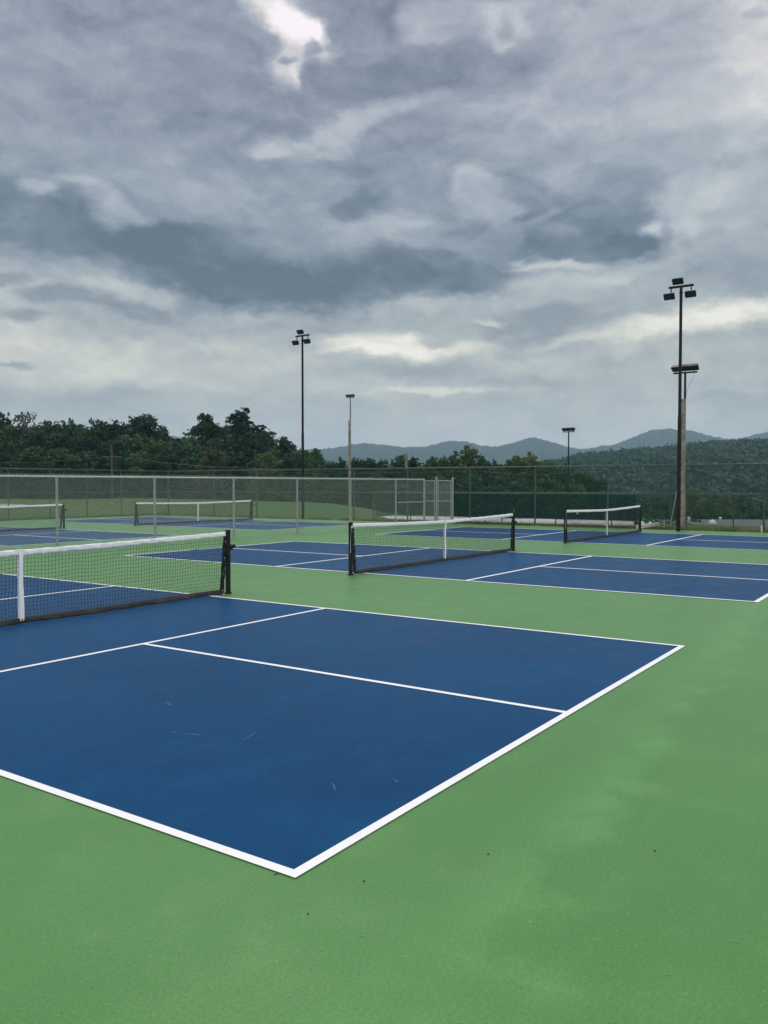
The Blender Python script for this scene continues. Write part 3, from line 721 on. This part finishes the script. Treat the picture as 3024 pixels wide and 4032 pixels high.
# utility poles and cables
def utility(x, ytop, D, r, label, arm):
    base = at(x, 2000, D); base.z = float(terrain(base.x, base.y)); zt = CAM.z+(1910-ytop)*D/F
    t = thing('utility_pole', tuple(base), label, 'utility pole')
    H = zt-base.z; b = MB(); b.tube((0, 0, -.2), (0, 0, H), r, r*.8, n=10); b.build('pole', dimwood_m if arm else wood_m, t)
    if arm:
        d = RGT; b = MB(); a = Vector((0, 0, H-1.35)); b.tube(a-d*1.1, a+d*1.1, .07, n=6); b.build('crossarm', dimwood_m, t)
        for s in (-1, 1):
            b = MB(); b.tube(a+d*.7*s, Vector((0, 0, H-2.0)), .03, n=5); b.build('brace', dimwood_m, t)
    return base, zt
ub, uz = utility(442, 1753, 96, .14, 'dim utility pole with a crossarm against the dark woods at left', True)
utility(1600, 1783, 84, .14, 'bare brown utility pole among the trees beyond the middle of the fence', False)
cab_m = mat('grey_cable', (.09, .10, .09), .7)
def cable(pts, r, label):
    P = [at(*p) for p in pts]; out = []
    for i in range(len(P)-1):
        for k_ in range(10):
            q_ = k_/10; c = P[i].lerp(P[i+1], q_); c.z -= .25*math.sin(math.pi*q_); out.append(c)
    out.append(P[-1]); b = MB(); b.path(out, r, 4)
    tag(b.build('power_cable', cab_m), label, 'cable', 'power cables along the woods')
cable([(-60, 1822, 96), (442, 1796, 96), (1000, 1844, 88), (1900, 1856, 76), (2290, 1858, 70)], .014, 'upper of the power cables slung right from the utility pole')
cable([(380, 1800, 96), (520, 1802, 96), (1010, 1850, 88), (1500, 1862, 80)], .012, 'lower short power cable right of the utility pole')

# ------------------------------------------------------------------ things beyond the back fence at right
roof_m = mat('grey_shingles', (.11, .115, .115), .9, var=.2, scale=3, bump=.6, bscale=20)
wall_m = mat('pale_siding', (.42, .42, .39), .8, var=.1, scale=2)
hs = thing('building', (0, 0, 0), 'low building with a long grey shingle roof beyond the fence at far right', 'building')
A = at(2800, 2084, 56); Bp = at(3420, 2084, 56); A2 = at(2822, 2046, 64); B2 = at(3440, 2046, 64)
zl = float(terrain(A.x, A.y))-.3
dirb = (Bp-A); dirb.z = 0; dirb.normalize(); nb = Vector((-dirb.y, dirb.x, 0)); nb = nb if nb.dot(FWD) > 0 else -nb
Lb = (Bp-A).length; zr = A2.z; ze = A.z
b = MB(); o0 = Vector((A.x, A.y, 0)); dp = 8.0
def pt(l, n_, z): return o0+dirb*l+nb*n_+Vector((0, 0, z))
b.add([pt(0, 0, ze), pt(Lb, 0, ze), pt(Lb-.4, dp, zr), pt(.4, dp, zr), pt(0, 0, ze-.16), pt(Lb, 0, ze-.16), pt(Lb, 2*dp, ze), pt(0, 2*dp, ze), pt(Lb, 2*dp, ze-.16), pt(0, 2*dp, ze-.16)],
      [(0, 1, 2, 3), (0, 4, 5, 1), (3, 2, 6, 7), (0, 3, 7, 9, 4), (1, 5, 8, 6, 2), (7, 6, 8, 9), (4, 9, 8, 5)])
rf = b.build('roof', roof_m, hs)
b = MB()
b.add([pt(.5, .5, zl), pt(Lb-.5, .5, zl), pt(Lb-.5, 2*dp-.5, zl), pt(.5, 2*dp-.5, zl), pt(.5, .5, ze-.17), pt(Lb-.5, .5, ze-.17), pt(Lb-.5, 2*dp-.5, ze-.17), pt(.5, 2*dp-.5, ze-.17)],
      [(0, 1, 5, 4), (1, 2, 6, 5), (2, 3, 7, 6), (3, 0, 4, 7)])
b.build('wall', wall_m, hs)
vent_m = mat('white_roof_vent', (.6, .6, .58), .6)
for l in (1.2, 3.6, 8.2):
    b = MB(); c = pt(l, dp-.6, zr-.05); b.tube(c, c+Vector((0, 0, .20)), .06, n=10); b.lathe(c+Vector((0, 0, .18)), [(.13, 0), (.13, .04), (.04, .1)], 10); b.build('roof_vent', vent_m, rf)
b = MB(); c = pt(1.1, 2.6, ze+.35); b.lathe(c, [(.28, -.08), (.24, .06), (.12, .16), (.03, .2)], 12); b.build('roof_vent', vent_m, rf)
for l in (3, 7, 11):
    b = MB(); c = pt(l, .47, ze-1.5); b.box(c, (1.1, .1, 1.0), Matrix.Rotation(math.atan2(dirb.y, dirb.x), 3, 'Z')); b.build('window', glass_m, hs)
# timber kerb, marker posts
tm = mat('bleached_timber', (.52, .50, .44), .85, var=.2, scale=6, bump=.5, bscale=25)
b = MB(); p, q_ = gnd(2510, 2084, .02), gnd(2592, 2071, .02); p.z = .10; q_.z = .10; d_ = q_-p
b.box((p+q_)/2, (d_.length, .12, .13), Matrix.Rotation(math.atan2(d_.y, d_.x), 3, 'Z'))
tag(b.build('timber_beam', tm), 'pale timber beam lying in the grass left of the guy wire', 'beam')
def stake(x, y, h, label):
    c = gnd(x, y); b = MB(); b.box((c.x, c.y, h/2-.03), (.05, .05, h)); b.lathe((c.x, c.y, h-.03), [(.03, 0), (.004, .03)], 4)
    tag(b.build('marker_stake', tm), label, 'stake', 'white stakes behind the back fence')
stake(2614, 2073, .24, 'short white stake between the timber beam and the guy wire')
stake(2999, 2096, .24, 'short white stake at the right edge in front of the grey roof')
b = MB(); c = gnd(2204, 2072); c.x = bu(c.y)+.66
b.box((c.x, c.y, .50), (.015, .10, .17)); b.box((c.x-.012, c.y, .50), (.012, .06, .12))
tag(b.build('notice_plate', plate_m), 'small grey plate fixed to the back fence left of the farther right net', 'plate')

# ------------------------------------------------------------------ foliage
def leaf_mat(name, dark, light, tr=.25):
    ma = bpy.data.materials.new(name); ma.use_nodes = True; k = NT(ma.node_tree); b = k.n['Principled BSDF']
    out = [n for n in k.n if n.type == 'OUTPUT_MATERIAL'][0]
    co = k.new('ShaderNodeTexCoord').outputs['Object']; oi = k.new('ShaderNodeObjectInfo')
    geo = k.new('ShaderNodeNewGeometry')
    f = k.math('ADD', k.noise(co, 5.0, 3, .6), k.math('MULTIPLY', k.math('SUBTRACT', geo.outputs['Random Per Island'], .5), .22))
    f = k.math('ADD', f, k.math('MULTIPLY', k.math('SUBTRACT', oi.outputs['Random'], .5), .30))
    c = k.mix(k.rng(f, .25, .78), (*dark, 1), (*light, 1))
    k.put(b.inputs['Base Color'], c); b.inputs['Roughness'].default_value = .7; b.inputs['Specular IOR Level'].default_value = .25
    t = k.new('ShaderNodeBsdfTranslucent'); k.put(t.inputs[0], c); mx = k.new('ShaderNodeMixShader'); mx.inputs[0].default_value = tr
    k.l.new(b.outputs[0], mx.inputs[1]); k.l.new(t.outputs[0], mx.inputs[2]); k.l.new(mx.outputs[0], out.inputs[0])
    return ma
LM = {'dark': leaf_mat('dark_leaves', (.008, .034, .017), (.046, .115, .042)),
      'mid': leaf_mat('mid_leaves', (.016, .055, .022), (.068, .150, .052)),
      'olive': leaf_mat('olive_leaves', (.030, .050, .020), (.075, .100, .040)),
      'pale': leaf_mat('pale_leaves', (.045, .060, .040), (.12, .14, .085)),
      'light': leaf_mat('light_leaves', (.035, .070, .026), (.13, .18, .06))}
bark_m = mat('bark', (.075, .065, .055), .95, var=.4, scale=4, bump=.6, bscale=12)

def leaf_quads(cent, size, rg):
    """one small bent-looking quad per centre, random tilt"""
    n = len(cent)
    a = rg.normal(size=(n, 3)); a /= np.linalg.norm(a, axis=1, keepdims=True)
    t = rg.normal(size=(n, 3)); bq = np.cross(a, t); bq /= np.linalg.norm(bq, axis=1, keepdims=True)
    s = (size*rg.uniform(.6, 1.4, n))[:, None]
    V_ = np.stack([cent-a*s, cent+bq*s*.72, cent+a*s, cent-bq*s*.72], 1).reshape(-1, 3)
    return V_, np.arange(n*4).reshape(-1, 4)
PROTO = {}
def proto(kind, var):
    """crown and trunk of a tree one unit high (crown half width about .36)"""
    key = (kind, var)
    if key in PROTO: return PROTO[key]
    rg = np.random.default_rng(3+var*31+{'round': 1, 'tall': 2, 'sparse': 3, 'tuft': 4, 'poplar': 5, 'bush': 6}[kind]*100)
    rd = random.Random(int(rg.integers(1e6)))
    lobes = []; limbs = MB()
    cfg = {'round': (.08, .225, 56, .086, 150), 'tall': (.10, .20, 44, .074, 150), 'sparse': (.22, .20, 34, .060, 75),
           'tuft': (.76, .09, 12, .050, 120), 'poplar': (.10, .19, 46, .060, 140), 'bush': (.02, .30, 34, .125, 170)}[kind]
    zb, hw, nl, lr, nq = cfg
    tr = .018
    top = .80
    limbs.path([(0, 0, -.06), (.006, .0, .2), (.01*rd.uniform(-1, 1), .01, .5), (0, .0, top)], lambda q: tr*(1-.8*q), 7)
    for i in range(nl):
        q = (i+.5)/nl; ph = i*2.39996+rd.uniform(-.4, .4)
        z = zb+(.93-zb)*q
        prof = {'round': (1-max(0, q-.25)**2*1.25)**.5, 'tall': (1-q)**.42*(.75+.25*min(1, q*4)), 'sparse': math.sin(math.pi*(.2+.75*q)), 'tuft': math.sin(math.pi*(.15+.8*q)),
                'poplar': (1-q)**.42*(.75+.25*min(1, q*4)), 'bush': math.cos(q*1.35)}[kind]
        rr = hw*prof*rd.uniform(.45, 1.0)
        c = np.array([math.cos(ph)*rr, math.sin(ph)*rr, z+rd.uniform(-.03, .03)])
        r_ = lr*rd.uniform(.65, 1.25)*(1.0 if kind in ('bush', 'tuft') else (1.2-.35*q))
        lobes.append((c, r_))
        zs = max(.05, z-rr*.8-.05)
        if kind != 'bush' or i % 3 == 0:
            limbs.path([(0, 0, min(zs, top-.05)), (c[0]*.45, c[1]*.45, (min(zs, top)+c[2])*.5+.01), tuple(c)], lambda q_: .0075*(1-.75*q_), 4)
    cs = []
    for c, r_ in lobes:
        n = int(nq*(r_/lr)**1.6)
        d = rg.normal(size=(n, 3)); d /= np.linalg.norm(d, axis=1, keepdims=True)
        # each lobe is a rough shell broken into twig-end tufts
        k_ = max(6, n//8); hub = d[rg.integers(0, n, k_)]*(.75+.4*rg.random((k_, 1)))
        p = hub[rg.integers(0, k_, n)]+rg.normal(size=(n, 3))*.20
        core = rg.random(n) < .25
        p[core] = d[core]*rg.random((core.sum(), 1))*.7
        p *= np.array([1, 1, .78])
        cs.append(c+p*r_)
    cent = np.concatenate(cs)
    if kind in ('sparse',): cent = cent[rg.random(len(cent)) < .75]
    Vq, Fq = leaf_quads(cent, {'sparse': .011, 'tuft': .012, 'poplar': .014, 'bush': .020}.get(kind, .0155), rg)
    cm = bpy.data.meshes.new('crown'); o = np_mesh('crown', Vq, Fq, None); cm = o.data; bpy.data.objects.remove(o)
    tm_ = limbs.build('trunk', None, None, smooth=True); tme = tm_.data; bpy.data.objects.remove(tm_)
    tme.materials.append(bark_m)
    PROTO[key] = (cm, tme, hw)
    return PROTO[key]
MATS = {}
ROW = []
def tree(x, ytop, hwpx, D, kind, ml, label=None, group=None, name='tree', low=None, cat='tree'):
    cm, tme, hw = proto(kind, random.randrange(2))
    base = at(x, 2000, D); base.z = float(terrain(base.x, base.y))
    H = CAM.z+(1910-ytop)*D/F-base.z; wm = hwpx*D/F
    t = thing(name, tuple(base), label, cat, group, rz=random.uniform(0, 6.28))
    if group: ROW.append((x, ytop, D, kind, ml, t))
    key = (cm.name, ml)
    if key not in MATS:
        me = cm.copy(); me.materials.clear(); me.materials.append(LM[ml]); MATS[key] = me
    for nm, me in (('crown', MATS[key]), ('trunk', tme)):
        o = bpy.data.objects.new(nm, me); COL.objects.link(o); o.parent = t
        s = 1.36*wm/(hw*1.18); o.scale = (s, s, H*1.0)
    return t
# woods beyond the field at left
WG = 'dark woodland trees beyond the field at left'
WL = 'dark leafy tree packed into the woods beyond the field at left'
tree(104, 1588, 62, 118, 'sparse', 'pale', 'pale airy tree rising above the woods near the left edge')
tree(2, 1622, 66, 120, 'round', 'dark', 'dark round tree at the very left edge, beside the pale airy tree')
for x, y, h, D, kd, ml in [(-75, 1610, 80, 122, 'round', 'dark'), (60, 1668, 70, 112, 'round', 'mid'), (188, 1650, 62, 117, 'tall', 'dark'), (262, 1642, 66, 119, 'round', 'dark'), (330, 1668, 55, 116, 'round', 'dark'), (150, 1690, 70, 112, 'round', 'dark'),
                           (250, 1700, 70, 111, 'round', 'dark'), (350, 1715, 70, 112, 'round', 'dark'), (20, 1735, 70, 108, 'bush', 'mid'), (120, 1760, 80, 107, 'bush', 'dark'), (230, 1768, 80, 107, 'bush', 'dark'),
                           (330, 1778, 80, 108, 'bush', 'dark'), (440, 1740, 80, 109, 'bush', 'dark'), (520, 1700, 80, 112, 'round', 'dark'), (620, 1722, 60, 110, 'round', 'mid'), (560, 1775, 70, 107, 'bush', 'mid'), (660, 1785, 70, 107, 'bush', 'dark'),
                           (760, 1740, 70, 110, 'round', 'dark'), (930, 1705, 80, 110, 'round', 'dark'), (760, 1790, 70, 106, 'bush', 'dark'), (930, 1780, 70, 107, 'bush', 'dark'), (1000, 1730, 60, 111, 'round', 'dark'), (1075, 1760, 60, 109, 'round', 'mid'),
                           (1120, 1790, 60, 106, 'bush', 'dark'), (1190, 1760, 50, 110, 'round', 'dark'), (1225, 1800, 50, 104, 'bush', 'mid'), (695, 1745, 50, 114, 'round', 'dark'), (860, 1720, 70, 113, 'round', 'mid')]:
    tree(x, y, h, D, kd, ml, WL, WG)
for i_ in range(17):
    x = -90+i_*76; y = float(np.interp(x, [-90, 130, 330, 450, 560, 640, 690, 740, 950, 1060, 1160, 1250], [1654, 1668, 1664, 1656, 1660, 1695, 1742, 1705, 1645, 1700, 1738, 1780]))+random.uniform(0, 14)
    tree(x, y, 112 if x < 1000 else 72, 126, ('round', 'tall')[i_ % 2], 'dark', WL, WG)
tree(425, 1648, 82, 116, 'round', 'dark', 'broad dome-topped dark tree left of the tall peaked tree in the woods')
tree(570, 1626, 78, 117, 'tall', 'dark', 'tall peaked dark tree just left of the gap in the woods')
tree(640, 1672, 42, 116, 'tall', 'dark', 'slim dark tree on the left rim of the gap in the woods')
tree(742, 1692, 62, 116, 'sparse', 'mid', 'thin-topped tree on the right rim of the gap in the woods')
tree(815, 1618, 36, 118, 'tuft', 'dark', 'bare-stemmed tree with one round tuft at its top')
tree(955, 1608, 92, 119, 'poplar', 'dark', 'highest peak of the woods, dark tree right of the round tuft')
tree(1035, 1678, 50, 117, 'poplar', 'dark', 'lower shoulder tree right of the highest peak of the woods')
tree(1122, 1700, 60, 116, 'poplar', 'dark', 'ragged twin-topped dark tree left of the tall floodlight pole')
tree(1243, 1748, 46, 108, 'poplar', 'mid', 'last tree of the woods, just right of the tall floodlight pole')
tree(845, 1762, 78, 104, 'bush', 'olive', 'brownish olive shrubby tree in front of the woods', name='shrub', cat='shrub')
tree(1045, 1785, 70, 103, 'bush', 'light', 'yellow-green shrubby tree in front of the woods, left of the floodlight pole', name='shrub', cat='shrub')
# trees past the back fence, on lower ground
G2 = 'trees on the low ground behind the back fence'; L_2 = 'green tree in the row below the mountains, behind the back fence'
for x, y, h, D, kd, ml in [(1310, 1812, 45, 100, 'round', 'dark'), (1345, 1800, 30, 98, 'poplar', 'dark'), (1406, 1797, 40, 96, 'round', 'dark'), (1457, 1788, 45, 97, 'poplar', 'mid'), (1508, 1788, 42, 98, 'sparse', 'dark'), (1572, 1789, 45, 96, 'round', 'dark'),
                           (1628, 1782, 42, 97, 'poplar', 'dark'), (1704, 1779, 42, 95, 'poplar', 'mid'), (1745, 1790, 36, 96, 'round', 'mid'), (1785, 1776, 38, 94, 'poplar', 'mid'), (1898, 1776, 46, 92, 'poplar', 'mid'), (1680, 1822, 60, 84, 'bush', 'mid'),
                           (1930, 1805, 50, 88, 'round', 'dark'), (1960, 1835, 45, 84, 'round', 'mid'), (1420, 1840, 60, 88, 'bush', 'dark'), (1530, 1838, 60, 86, 'bush', 'dark'), (1600, 1850, 60, 80, 'bush', 'dark'), (1800, 1840, 70, 84, 'bush', 'dark'), (1730, 1870, 70, 78, 'bush', 'mid'),
                           (1860, 1870, 70, 78, 'bush', 'mid'), (1480, 1870, 60, 80, 'bush', 'mid'), (1990, 1860, 60, 80, 'bush', 'dark'), (2085, 1780, 50, 92, 'poplar', 'light'), (2120, 1815, 60, 86, 'round', 'mid'), (2165, 1808, 60, 90, 'round', 'mid'), (2210, 1835, 60, 84, 'round', 'dark'),
                           (2050, 1880, 70, 78, 'bush', 'mid'), (2140, 1870, 80, 78, 'bush', 'dark'), (2290, 1842, 60, 84, 'round', 'mid'), (2350, 1880, 55, 82, 'round', 'dark'), (2250, 1890, 80, 76, 'bush', 'mid'), (2370, 1935, 70, 76, 'bush', 'dark')]:
    tree(x, y, h, D, kd, ml, L_2, G2)
for i_ in range(12):
    x = 1300+i_*80; tree(x, 1818+random.uniform(-10, 16)+(8 if x < 1450 else 0), 72, 104, 'round', ('dark', 'mid')[i_ % 2], L_2, G2)
for x, y, h, D, kd, ml in [(1350, 1900, 70, 80, 'bush', 'mid'), (1260, 1860, 60, 92, 'bush', 'dark'), (1200, 1850, 60, 98, 'bush', 'dark'), (1580, 1905, 90, 72, 'bush', 'dark'), (1760, 1915, 90, 70, 'bush', 'dark'), (1950, 1915, 90, 70, 'bush', 'dark'), (2120, 1920, 90, 70, 'bush', 'dark'),
                           (2260, 1935, 90, 70, 'bush', 'dark')]:
    tree(x, y, h, D, kd, ml, 'dark low thicket tree seen through the green back fence', 'thicket behind the green back fence')
tree(1842, 1754, 72, 93, 'poplar', 'light', 'tall light green poplar-like tree right of the brown utility pole')
tree(2038, 1773, 78, 90, 'poplar', 'light', 'broad light green tree left of the slim distant light pole')
G3 = 'trees along the foot of the green hill'
for x, y, h, D, ml in [(2440, 1950, 60, 86, 'dark'), (2520, 1962, 60, 84, 'mid'), (2600, 1958, 60, 88, 'dark'), (2790, 1970, 60, 90, 'mid'), (2920, 1965, 70, 92, 'dark'), (3010, 1975, 60, 90, 'mid'), (2480, 2000, 70, 76, 'dark'), (2580, 2005, 70, 74, 'dark'), (2680, 1995, 60, 76, 'dark'),
                       (2760, 2000, 60, 76, 'dark'), (2870, 1995, 70, 80, 'mid'), (2960, 2000, 70, 82, 'dark'), (3080, 1985, 80, 80, 'dark'), (2740, 2045, 40, 62, 'dark'), (2430, 2030, 60, 64, 'dark'), (2550, 2040, 60, 60, 'dark'), (2650, 2040, 60, 62, 'dark')]:
    tree(x, y, h, D, 'bush', ml, 'dark bushy tree at the foot of the green hill, right of the farther right net', G3)
tree(2712, 1926, 62, 88, 'bush', 'light', 'yellow-green bushy tree just right of the tallest floodlight pole')
tree(2850, 1955, 55, 96, 'bush', 'light', 'pale green tree behind the left part of the grey roof')
# each tree of a row is told apart by its look and by what it stands between
MARKS = [(-400, 'the edge'), (104, 'the pale airy tree'), (425, 'the domed tree'), (570, 'the peaked tree'), (690, 'the gap'), (815, 'the round tuft'), (955, 'the highest tree'), (1122, 'the twin-topped tree'),
         (1193, 'the lone floodlight'), (1378, 'the thin mast'), (1600, 'the brown pole'), (1842, 'the tall poplar'), (2038, 'the broad tree'), (2237, 'the slim lamp pole'), (2430, 'the right net'), (2670, 'the tallest pole'), (2850, 'the roof end'), (3500, 'the right edge')]
SHAPE = {'round': 'round', 'tall': 'upright', 'poplar': 'ragged', 'sparse': 'thin', 'bush': 'low'}
TONE = {'dark': 'dark', 'mid': 'green', 'light': 'light', 'olive': 'olive', 'pale': 'pale'}
cells = {}
for (x, y, D, kind, ml, t) in ROW:
    i_ = max(k for k in range(len(MARKS)-1) if MARKS[k][0] <= x); deep = 'rear' if D > 114 or 99 < D < 105 else 'front'
    cells.setdefault((i_, kind, ml, deep), []).append((x, t))
ORD = ['leftmost']+[q+' from left' for q in 'second third fourth fifth sixth seventh eighth ninth tenth eleventh'.split()]
for (i_, kind, ml, deep), lst in cells.items():
    lst.sort(key=lambda q: q[0]); a, b_ = MARKS[i_][1], MARKS[i_+1][1]
    for k_, (x, t) in enumerate(lst):
        t['label'] = f"{deep} {SHAPE[kind]} {TONE[ml]} tree between {a} and {b_}" + (f", {ORD[k_]}" if len(lst) > 1 else '')
# broad-leaved plant and rags of shrubs behind the post of net at right
def plant(x, y, h, n, ma, label):
    c = gnd(x, y); t = thing('leafy_plant', (c.x, c.y, -.03), label, 'plant'); b = MB()
    for i in range(n):
        a = i*2.4; L_ = h*random.uniform(.7, 1.1); d = Vector((math.cos(a), math.sin(a), 0)); s_ = Vector((-d.y, d.x, 0)); wd = L_*.16
        pts = [(0, .02), (.35*L_*.6, .5*L_), (.7*L_*.6, .85*L_), (1.0*L_*.7, .95*L_)]
        vs = []
        for (r_, z), q in zip(pts, (.25, 1, .8, .05)): vs += [d*r_+s_*wd*q+Vector((0, 0, z)), d*r_+Vector((0, 0, z-.01*q)), d*r_-s_*wd*q+Vector((0, 0, z))]
        b.add(vs, [(k*3+j, k*3+j+1, k*3+j+4, k*3+j+3) for k in range(3) for j in range(2)])
    b.build('leaves', ma, t)
teal_m = mat('bright_leaves', (.12, .30, .17), .5, var=.4, scale=9)
for x, y, h, lab in ((2545, 2072, .36, 'bright green broad-leaved plant right of the post of the right-hand net'), (2572, 2068, .30, 'smaller bright plant at the left end of the plant clump by the timber beam'), (2595, 2064, .22, 'little broad-leaved plant above the right end of the timber beam')):
    plant(x, y, h, 16, teal_m, lab)
plant(2505, 2076, .30, 14, mat('dull_leaves', (.10, .10, .07), .7, var=.5, scale=9), 'brownish wilting plant hidden partly by the post of the right-hand net')
plant(2653, 2068, .20, 12, mat('pale_flower_leaves', (.32, .34, .26), .7, var=.4, scale=9), 'pale weedy plant between the guy wire and the tallest pole')

# ------------------------------------------------------------------ green hill and far mountains
HX = [1150, 1250, 1400, 1700, 2100, 2200, 2300, 2500, 2700, 2850, 3024, 3400, 3900]
HY = [1830, 1818, 1850, 1852, 1832, 1816, 1795, 1778, 1760, 1746, 1741, 1722, 1700]
def hill_pt(x, q):
    D = 240+430*q; yt = np.interp(x, HX, HY)
    zt = CAM.z+(1910-yt)*670/F-7
    c = at(x, 2000, D); z = -8+(zt+8)*(1-(1-min(q, 1))**1.5) if q <= 1 else zt-(q-1)*60
    return c.x, c.y, z
vs = []; xs = list(range(1100, 3900, 25)); qs = [i/16*1.6 for i in range(17)]
for x in xs:
    for q_ in qs:
        p = hill_pt(x, q_); vs.append((p[0], p[1], max(-9.0, p[2]+1.5*mnoise.noise(Vector((p[0]*.02, p[1]*.02, 0))))))
n = len(qs)
hill = np_mesh('hills', vs, [(i*n+j, (i+1)*n+j, (i+1)*n+j+1, i*n+j+1) for i in range(len(xs)-1) for j in range(n-1)], mat('hill_undergrowth', (.025, .045, .022), .95, spec=.1, var=.3, scale=.05), smooth=True)
tag(hill, 'wooded green hill rising to the right behind the back fence', kind='structure')
cents = []; rg = np.random.default_rng(5)
for i in range(3600):
    x = rg.uniform(1120, 3500); q_ = rg.random()**.8*1.02
    p = hill_pt(x, q_); r_ = rg.uniform(2.6, 4.6)
    k_ = 52; d = rg.normal(size=(k_, 3)); d /= np.linalg.norm(d, axis=1, keepdims=True); d[:, 2] = np.abs(d[:, 2])
    tuft = d[rg.integers(0, k_, k_)]*.9+rg.normal(size=(k_, 3))*.16
    cents.append(np.array(p)+np.array([0, 0, rg.uniform(2.0, 5.0)])+tuft*np.array([r_, r_, r_*.9]))
Vq, Fq = leaf_quads(np.concatenate(cents), 1.0, rg)
LMh = leaf_mat('hazed_hill_leaves', (.024, .068, .045), (.060, .128, .082), .25)  # bluish greens: distance haze on the hill put into the leaf colour
for nd in LMh.node_tree.nodes:
    if nd.type == 'TEX_NOISE': nd.inputs['Scale'].default_value = .05
tag(np_mesh('hill_forest', Vq, Fq, LMh), 'unbroken green forest covering the hill at right', 'forest', kind='stuff')

MX = [-900, -300, 300, 560, 684, 800, 1000, 1150, 1260, 1350, 1430, 1500, 1600, 1680, 1740, 1775, 1830, 1900, 1960, 2040, 2090, 2150, 2200, 2250, 2290, 2350, 2400, 2440, 2480, 2520, 2560, 2620, 2700, 2750, 2800, 2870, 2900, 2950, 3024, 3100, 3300, 3700, 4300]
MY = [1740, 1720, 1730, 1722, 1715, 1735, 1760, 1772, 1768, 1756, 1742, 1748, 1760, 1758, 1738, 1736, 1735, 1754, 1758, 1735, 1721, 1733, 1748, 1762, 1768, 1758, 1752, 1740, 1725, 1708, 1693, 1687, 1692, 1702, 1716, 1731, 1727, 1714, 1697, 1680, 1690, 1720, 1760]
DM = 2500.0; vs = []; xs = np.arange(-900, 4300, 5.0); qs = [0, .2, .4, .6, .75, .88, .95, 1.0, 1.1, 1.3]
for x in xs:
    zt = CAM.z+(1910-np.interp(x, MX, MY))*DM/F
    for q_ in qs:
        D = 1500+1000*q_; c = at(x, 2000, D)
        z = -9+(zt+9)*q_**1.25 if q_ <= 1 else zt-(q_-1)*500
        nz = mnoise.fractal(Vector((x*.02, q_*6, 1)), 1, 2, 4)*14*min(1, (q_*(1.3-q_)*3))*(0.25 if q_ > .9 else 1)
        tree_b = (abs(mnoise.noise(Vector((x*.11, q_*20, 9))))*7+abs(mnoise.noise(Vector((x*.31, q_*20, 4))))*3.5)*(q_ > .3)
        vs.append((c.x, c.y, z+nz+tree_b-3))
n = len(qs)
def mtn(k, b, co):
    k.put(b.inputs['Base Color'], k.mix(k.rng(k.noise(co, .012, 6, .7), .35, .65), (.018, .036, .020, 1), (.040, .062, .032, 1)))
mo = np_mesh('mountains', vs, [(i*n+j, (i+1)*n+j, (i+1)*n+j+1, i*n+j+1) for i in range(len(xs)-1) for j in range(n-1)], mat('mountain_forest', (.03, .05, .03), .95, spec=.1, fn=mtn), smooth=False)
tag(mo, 'blue hazy mountain ridge along the horizon', kind='structure')

# ------------------------------------------------------------------ specks lying on the paving
dl_m = mat('dead_leaf', (.030, .022, .014), .8, var=.3, scale=90)
for i_, (x, y, s, lab) in enumerate([(1433, 3471, .0045, 'largest dark leaf scrap on the green, right of the court corner'), (1212, 3601, .003, 'tiny dark leaf scrap below the court corner'),
                     (2578, 3352, .0045, 'dark leaf scrap farthest right on the green paving'), (1922, 3365, .004, 'dark leaf scrap on the green midway between corner and right edge'), (1390, 2941, .0035, 'small dark scrap on the near blue court')]):
    c = gnd(x, y); b = MB(); rr = random.Random(i_); top_ = []
    zb = .0015 if i_ < 4 else .0055
    for k_ in range(7):
        a = k_/7*6.283; r_ = s*rr.uniform(.6, 1.5); top_.append(Vector((c.x+math.cos(a)*r_, c.y+math.sin(a)*r_*.8, zb+rr.uniform(.001, .005))))
    bot = [Vector((p.x, p.y, zb-.001)) for p in top_]
    b.add(top_+bot, [tuple(range(7)), tuple(range(13, 6, -1))]+[(k_, k_+7, (k_+1) % 7+7, (k_+1) % 7) for k_ in range(7)])
    tag(b.build('leaf_scrap', dl_m), lab, 'leaf', 'leaf scraps on the paving')
b = MB(); p, q_ = gnd(1080, 3446), gnd(1108, 3440); b.path([p+Vector((0, 0, .002)), p.lerp(q_, .5)+Vector((.002, .001, .004)), q_+Vector((0, 0, .002))], lambda t: .0025*(1-.6*t), 5)
tag(b.build('twig', mat('green_twig', (.03, .07, .025), .8)), 'tiny dark twig beside the near corner of the white lines', 'twig')

# ------------------------------------------------------------------ haze
b = MB(); b.box((0, 0, (-10.2+215)/2), (6600, 6600, 225.2))
hz = b.build('haze', None)
hm = bpy.data.materials.new('haze'); hm.use_nodes = True; hm.node_tree.nodes.clear()
ho = hm.node_tree.nodes.new('ShaderNodeOutputMaterial'); pv = hm.node_tree.nodes.new('ShaderNodeVolumePrincipled')
pv.inputs['Color'].default_value = (.53, .78, 1.0, 1); pv.inputs['Density'].default_value = 2.3e-4; pv.inputs['Anisotropy'].default_value = 0.0
hm.node_tree.links.new(pv.outputs[0], ho.inputs['Volume']); hz.data.materials.append(hm)
hz['kind'] = 'stuff'; hz['label'] = 'thin blue haze lying over the far hills'; hz['category'] = 'haze'
